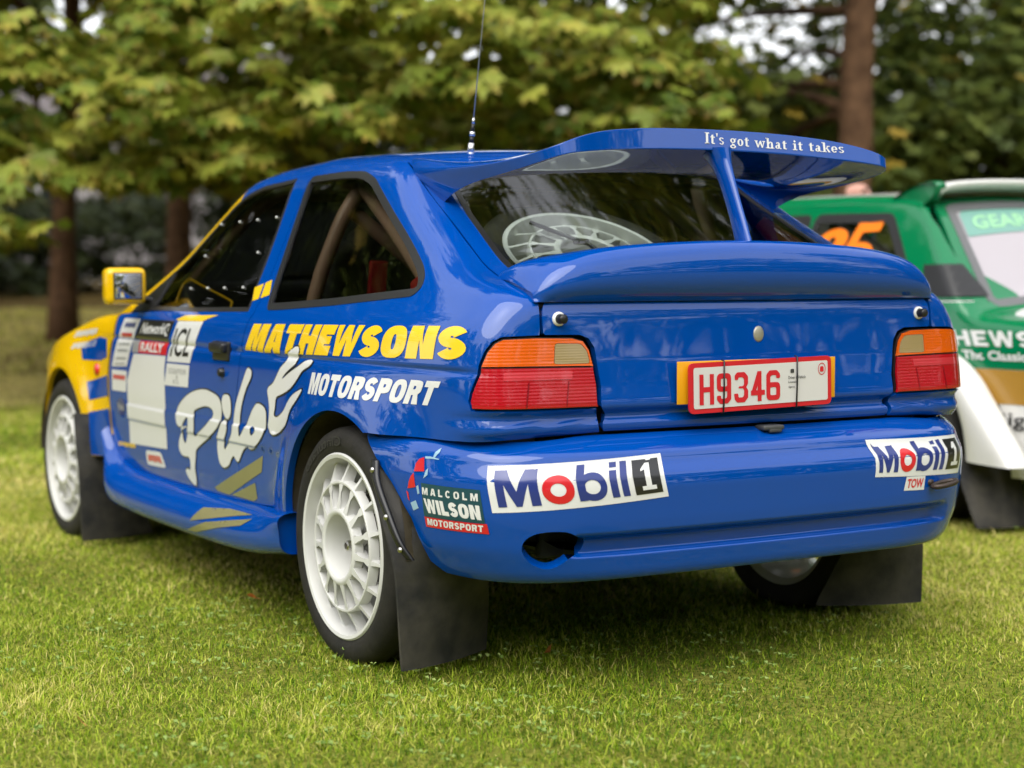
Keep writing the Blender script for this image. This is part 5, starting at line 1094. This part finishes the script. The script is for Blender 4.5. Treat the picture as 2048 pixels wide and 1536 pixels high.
# roof spoiler
S = []
for y, dz in ((-.56,-.03),(-.54,0),(-.3,.02),(0,.026),(.3,.02),(.54,0),(.56,-.03)): S.append([(.46,y,1.345+dz),(.44,y,1.372+dz),(.36,y,1.392+dz),(.26,y,1.397+dz),(.235,y,1.392+dz),(.24,y,1.365+dz),(.27,y,1.350+dz),(.36,y,1.335+dz)])
loft('roof_spoiler', np.array(S), GWHITE, gcar, 5, 4)
for s in (1, -1):
    S = []
    for y, k in ((.520,.9),(.535,1.0),(.565,1.0),(.580,.85)): S.append([(.36+dx*k, s*y, 1.345+dz*k) for dx, dz in ((.20,-.045),(.14,.005),(.03,.050),(-.10,.058),(-.135,.045),(-.12,.005),(-.06,-.05),(.06,-.06))])
    loft('spoiler_fin', np.array(S), GREEN, gcar, 4, 4)
# flared arches
for xc in (0, 2.42):
    for s in (1, -1):
        S = []
        for a in np.radians(np.linspace(-6, 188, 18)):
            k = max(0, math.cos(a+math.pi))**2*.10 if xc == 0 else 0
            q_ = .13*max(0, -math.cos(a)) if xc == 0 else 0
            R_ = float(np.interp(math.degrees(a), [-6,60,90,116,146,165,188], [.44,.44,.43,.41,.39,.43,.54])) if xc == 0 else .45
            P = [(R_,.785),(R_-.008,.86),(R_-.03,.908),(R_-.06,.92),(min(.372-q_, R_-.075),.915),(.365-q_,.86),(.38-q_,.78)]
            S.append([(xc+r*math.cos(a), s*y, max(.25, .30+r*math.sin(a))) for r, y in P])
        loft('wheel_arch_flare', np.array(S), GWHITE, gcar, 3, 4)
        w = wheel_at((xc+(.13 if xc == 0 else 0), s*.865, .295), (0, 0, 0 if s > 0 else math.pi), gcar)
flap0 = car; car = gcar
flap(0, 1, [(.30,(-.20,.905),(-.30,.66),0),(.20,(-.24,.905),(-.33,.67),.01),(.04,(-.315,.90),(-.37,.68),.01),(.03,(-.315,.89),(-.37,.69),.01)]); flap(0, -1, [(.30,(-.20,.905),(-.30,.66),0),(.20,(-.24,.905),(-.33,.67),.01),(.04,(-.315,.90),(-.37,.68),.01),(.03,(-.315,.89),(-.37,.69),.01)])
car = flap0
bm = bmesh.new(); box(bm, (1.1, 0, .28), (3.4, 1.45, .06), .02); box(bm, (.1, 0, .55), (.9, 1.1, .5), .05); from_bm('floor_pan', bm, INNER, gcar)
bm = bmesh.new(); box(bm, (2.75, 0, .50), (.6, 1.5, .44), .10, seg=3); from_bm('nose', bm, GREEN, gcar)
skin('bonnet', F_green, [A((2.1,.66),(2.9,.6),(2.95,0),(2.9,-.6),(2.1,-.66))], 'top', GREEN, gcar, .05, .002); skin('windscreen', F_green, [A((1.6,.52),(2.06,.62),(2.1,0),(2.06,-.62),(1.6,-.52))], 'top', GLASS, gcar, .08, 0, 0)
bm = bmesh.new(); box(bm, (-.82, 0, .40), (.14, 1.50, .20), .05, seg=3); from_bm('rear_bumper', bm, GWHITE, gcar)
for s_, y0 in ((.55,0),(-.55,0)):
    bm = bmesh.new(); box(bm, (-.85, s_, .66), (.05, .26, .14), .015); from_bm('tail_lamp', bm, LRED, gcar)
bm = bmesh.new()
for s in (1, -1): tube(bm, [(.95,s*.62,.32),(.95,s*.60,.95),(.95,s*.50,1.28)], .022, 8); tube(bm, [(.95,s*.50,1.28),(.1,s*.45,.75)], .022, 8)
tube(bm, [(.95,.50,1.28),(.95,-.50,1.28)], .022, 8); from_bm('roll_cage', bm, VWHITE, gcar)
def gtext(s, q, m, stem=None, bold=.03):
    skin('lettering', F_green, [quad_map(P, A(*q)) for P in text_polys(s, bold)], 'side', m, gcar, .012, .006, 0)
cart = car; car = gcar
def gblock(s, q, m, stem=.36, gap=.1):
    w = [GW[c] for c in s]; tot = sum(w)+gap*(len(s)-1); x = 0; outs = []
    for c, wc in zip(s, w):
        o, i = glyph(c, stem/wc)
        outs += [quad_map(np.stack([(x+P[:,0]*wc)/tot, P[:,1]], 1), A(*q)) for P in o+i]; x += wc+gap
    skin('lettering', F_green, outs, 'side', m, gcar, .012, .006, 0)
gblock('MATHEWSONS', ((.235,.725),(-.785,.725),(-.760,.785),(.265,.785)), VWHITE, .30, .16)
car = cart
gtext('The Classic', ((-.135,.672),(-.445,.672),(-.440,.708),(-.125,.708)), VWHITE, bold=.03)
gtext('Big', ((-.288,.405),(-.44,.405),(-.44,.475),(-.288,.475)), VBLACK, bold=.01)
d2 = np.vstack([arc(.25,.70,.25,.30,170,-30,16), A((.28,.22),(.5,.22),(.5,0),(0,0),(0,.20),(.24,.52)), arc(.25,.70,.06,.11,-30,170,10)]); d5 = np.vstack([A((.5,1),(.06,1),(.0,.45),(.14,.45)), arc(.22,.36,.14,.14,120,-140,12), A((.0,.16)), arc(.24,.30,.29,.30,-140,80,16), A((.17,.60),(.19,.80),(.48,.80))])
for dg_, q in ((d2, ((.935,1.015),(.725,1.015),(.69,1.215),(.885,1.205))), (d5, ((.715,1.015),(.525,1.015),(.50,1.238),(.675,1.230)))): skin('race_number', F_green, [quad_map(dg_*A(2,1), A(*q))], 'side', ORANGE, gcar, .015, .004, 0)
# ================================================================== the person behind the green car
def person(loc, rz, h):
    SKIN_ = material('skin', (.62,.33,.26), .55); JACK = material('jacket_navy', (.03,.04,.07), .8); TROU = material('trousers_grey', (.10,.10,.11), .85)
    t = empty('person', loc, rz); tag(t, 'bald person whose head shows above the green car roof', 'person'); k = h/1.75
    J = {}; edges = []; pts = []; rad = []
    def j(n, p, r, par=None):
        J[n] = len(pts); pts.append(Vector(p)*k); rad.append((r[0]*k, r[1]*k) if hasattr(r, '__len__') else (r*k, r*k))
        if par: edges.append((J[par], J[n]))
    j('pelvis', (0,0,.94), (.15,.11)); j('waist', (0,0,1.10), (.14,.105), 'pelvis'); j('chest', (0,0,1.28), (.165,.12), 'waist'); j('neckbase', (.01,0,1.44), (.09,.075), 'chest'); j('neck', (.015,0,1.51), .055, 'neckbase'); j('skull', (.02,0,1.58), .07, 'neck'); j('head', (.025,0,1.655), (.078,.085), 'skull'); j('crown', (.02,0,1.70), (.06,.07), 'head')
    for s in (1, -1):
        a = 'l' if s > 0 else 'r'; j(a+'sh', (0,s*.19,1.41), .065, 'chest'); j(a+'el', (-.02,s*.245,1.13), .047, a+'sh'); j(a+'wr', (.10,s*.235,.90), .03, a+'el'); j(a+'palm', (.13,s*.232,.83), (.042,.02), a+'wr')
        for f, (dx, L) in enumerate(((.03,.07),(.01,.085),(-.01,.08),(-.03,.06))): j(a+'f%d' % f, (.145+dx*.5,s*.23+dx*s*.3,.83-L*.6), .010, a+'palm'); j(a+'g%d' % f, (.152+dx*.5,s*.228+dx*s*.3,.83-L), .008, a+'f%d' % f)
        j(a+'th', (.17,s*.20,.81), .010, a+'palm'); j(a+'hip', (0,s*.10,.88), .095, 'pelvis'); j(a+'kn', (.015,s*.105,.49), .06, a+'hip'); j(a+'an', (-.01,s*.11,.09), .042, a+'kn'); j(a+'toe', (.15,s*.12,.035), (.04,.03), a+'an')
    me = bpy.data.meshes.new('body'); me.from_pydata([tuple(p) for p in pts], edges, []); o = link('body', me, None, t); o.modifiers.new('s', 'SKIN'); o.modifiers.new('d', 'SUBSURF').levels = 2; o.modifiers['d'].render_levels = 2
    for v, r in zip(me.skin_vertices[0].data, rad): v.radius = r
    me.skin_vertices[0].data[0].use_root = True
    m = bpy.data.materials.new('person_clothes'); m.use_nodes = True; nt = m.node_tree; b = nt.nodes['Principled BSDF']; N = nt.nodes.new; tc = N('ShaderNodeTexCoord'); sp_ = N('ShaderNodeSeparateXYZ'); nt.links.new(tc.outputs['Object'], sp_.inputs[0]); r = N('ShaderNodeValToRGB'); r.color_ramp.interpolation = 'CONSTANT'
    mr = N('ShaderNodeMath'); mr.operation = 'DIVIDE'; mr.inputs[1].default_value = h; nt.links.new(sp_.outputs['Z'], mr.inputs[0]); nt.links.new(mr.outputs[0], r.inputs[0]); E_ = r.color_ramp.elements; E_[0].color = (.02,.018,.016,1); E_[1].position = .06; E_[1].color = (.10,.10,.11,1)
    for p, c in ((.53,(.03,.04,.07)),(.84,(.62,.33,.26))): e = E_.new(p); e.color = (*c, 1)
    nt.links.new(r.outputs[0], b.inputs['Base Color']); b.inputs['Roughness'].default_value = .7; me.materials.append(m)
    for s in (1, -1): bm = bmesh.new(); bmesh.ops.create_uvsphere(bm, u_segments=10, v_segments=8, radius=.03*k, matrix=Matrix.Translation(Vector((.01,s*.088,1.63))*k) @ Matrix.Diagonal((.7,.35,1.1,1))); from_bm('ear', bm, SKIN_, t)
    bm = bmesh.new(); bmesh.ops.create_cone(bm, segments=8, radius1=.018*k, radius2=.006*k, depth=.05*k, matrix=Matrix.Translation(Vector((.112,0,1.63))*k) @ Matrix.Rotation(-.25, 4, 'Y')); from_bm('nose', bm, SKIN_, t)
    for s in (1, -1): bm = bmesh.new(); bmesh.ops.create_uvsphere(bm, u_segments=8, v_segments=6, radius=.011*k, matrix=Matrix.Translation(Vector((.098,s*.032,1.655))*k)); from_bm('eye', bm, VBLACK, t)
b_ = spot(1705, 10.4); person((b_[0], b_[1], float(ground_z(*b_))), math.radians(200), 1.61)
# ================================================================== fallen leaves on the grass
def fallen(px, row, size, rz, col, label):
    d = (.994-.04)*3398.3/(row-557); p = spot(px, d); P = smooth_line(A((-.5,0),(-.2,.24),(.1,.30),(.35,.16),(.5,0),(.35,-.2),(.1,-.28),(-.2,-.22)), 3, True); bm = bmesh.new()
    vs = [bm.verts.new((u*size, v*size, (.30*v*v+.25*u*u*u+.05*abs(v))*size*2.2)) for u, v in P]; c = bm.verts.new((0,0,-.01*size))
    for i in range(len(vs)): bm.faces.new((c, vs[i], vs[(i+1) % len(vs)]))
    o = from_bm('fallen_leaf', bm, col); bm = bmesh.new(); tube(bm, [(-.45*size,0,0),(-.75*size,.05*size,.02*size),(-1.05*size,.02*size,.0)], .0012, 5); from_bm('stalk', bm, col, o); o.location = (p[0], p[1], .040); o.rotation_euler = (.9, -.35, rz); tag(o, label, 'leaf', 'fallen leaves on the lawn')
LR = material('dead_leaf_red', (.32,.06,.012), .6, noise=(90, .2, (.55,.20,.04))); LO = material('dead_leaf_tan', (.45,.22,.05), .65)
fallen(1098, 1306, .055, 2.6, LR, 'curled red-brown fallen leaf on the grass behind the bumper'); fallen(497, 1196, .030, 1.0, LR, 'small orange fallen leaf on the grass left of the rear wheel'); fallen(145, 1448, .026, .3, LO, 'tiny tan fallen leaf on the grass at the lower left')
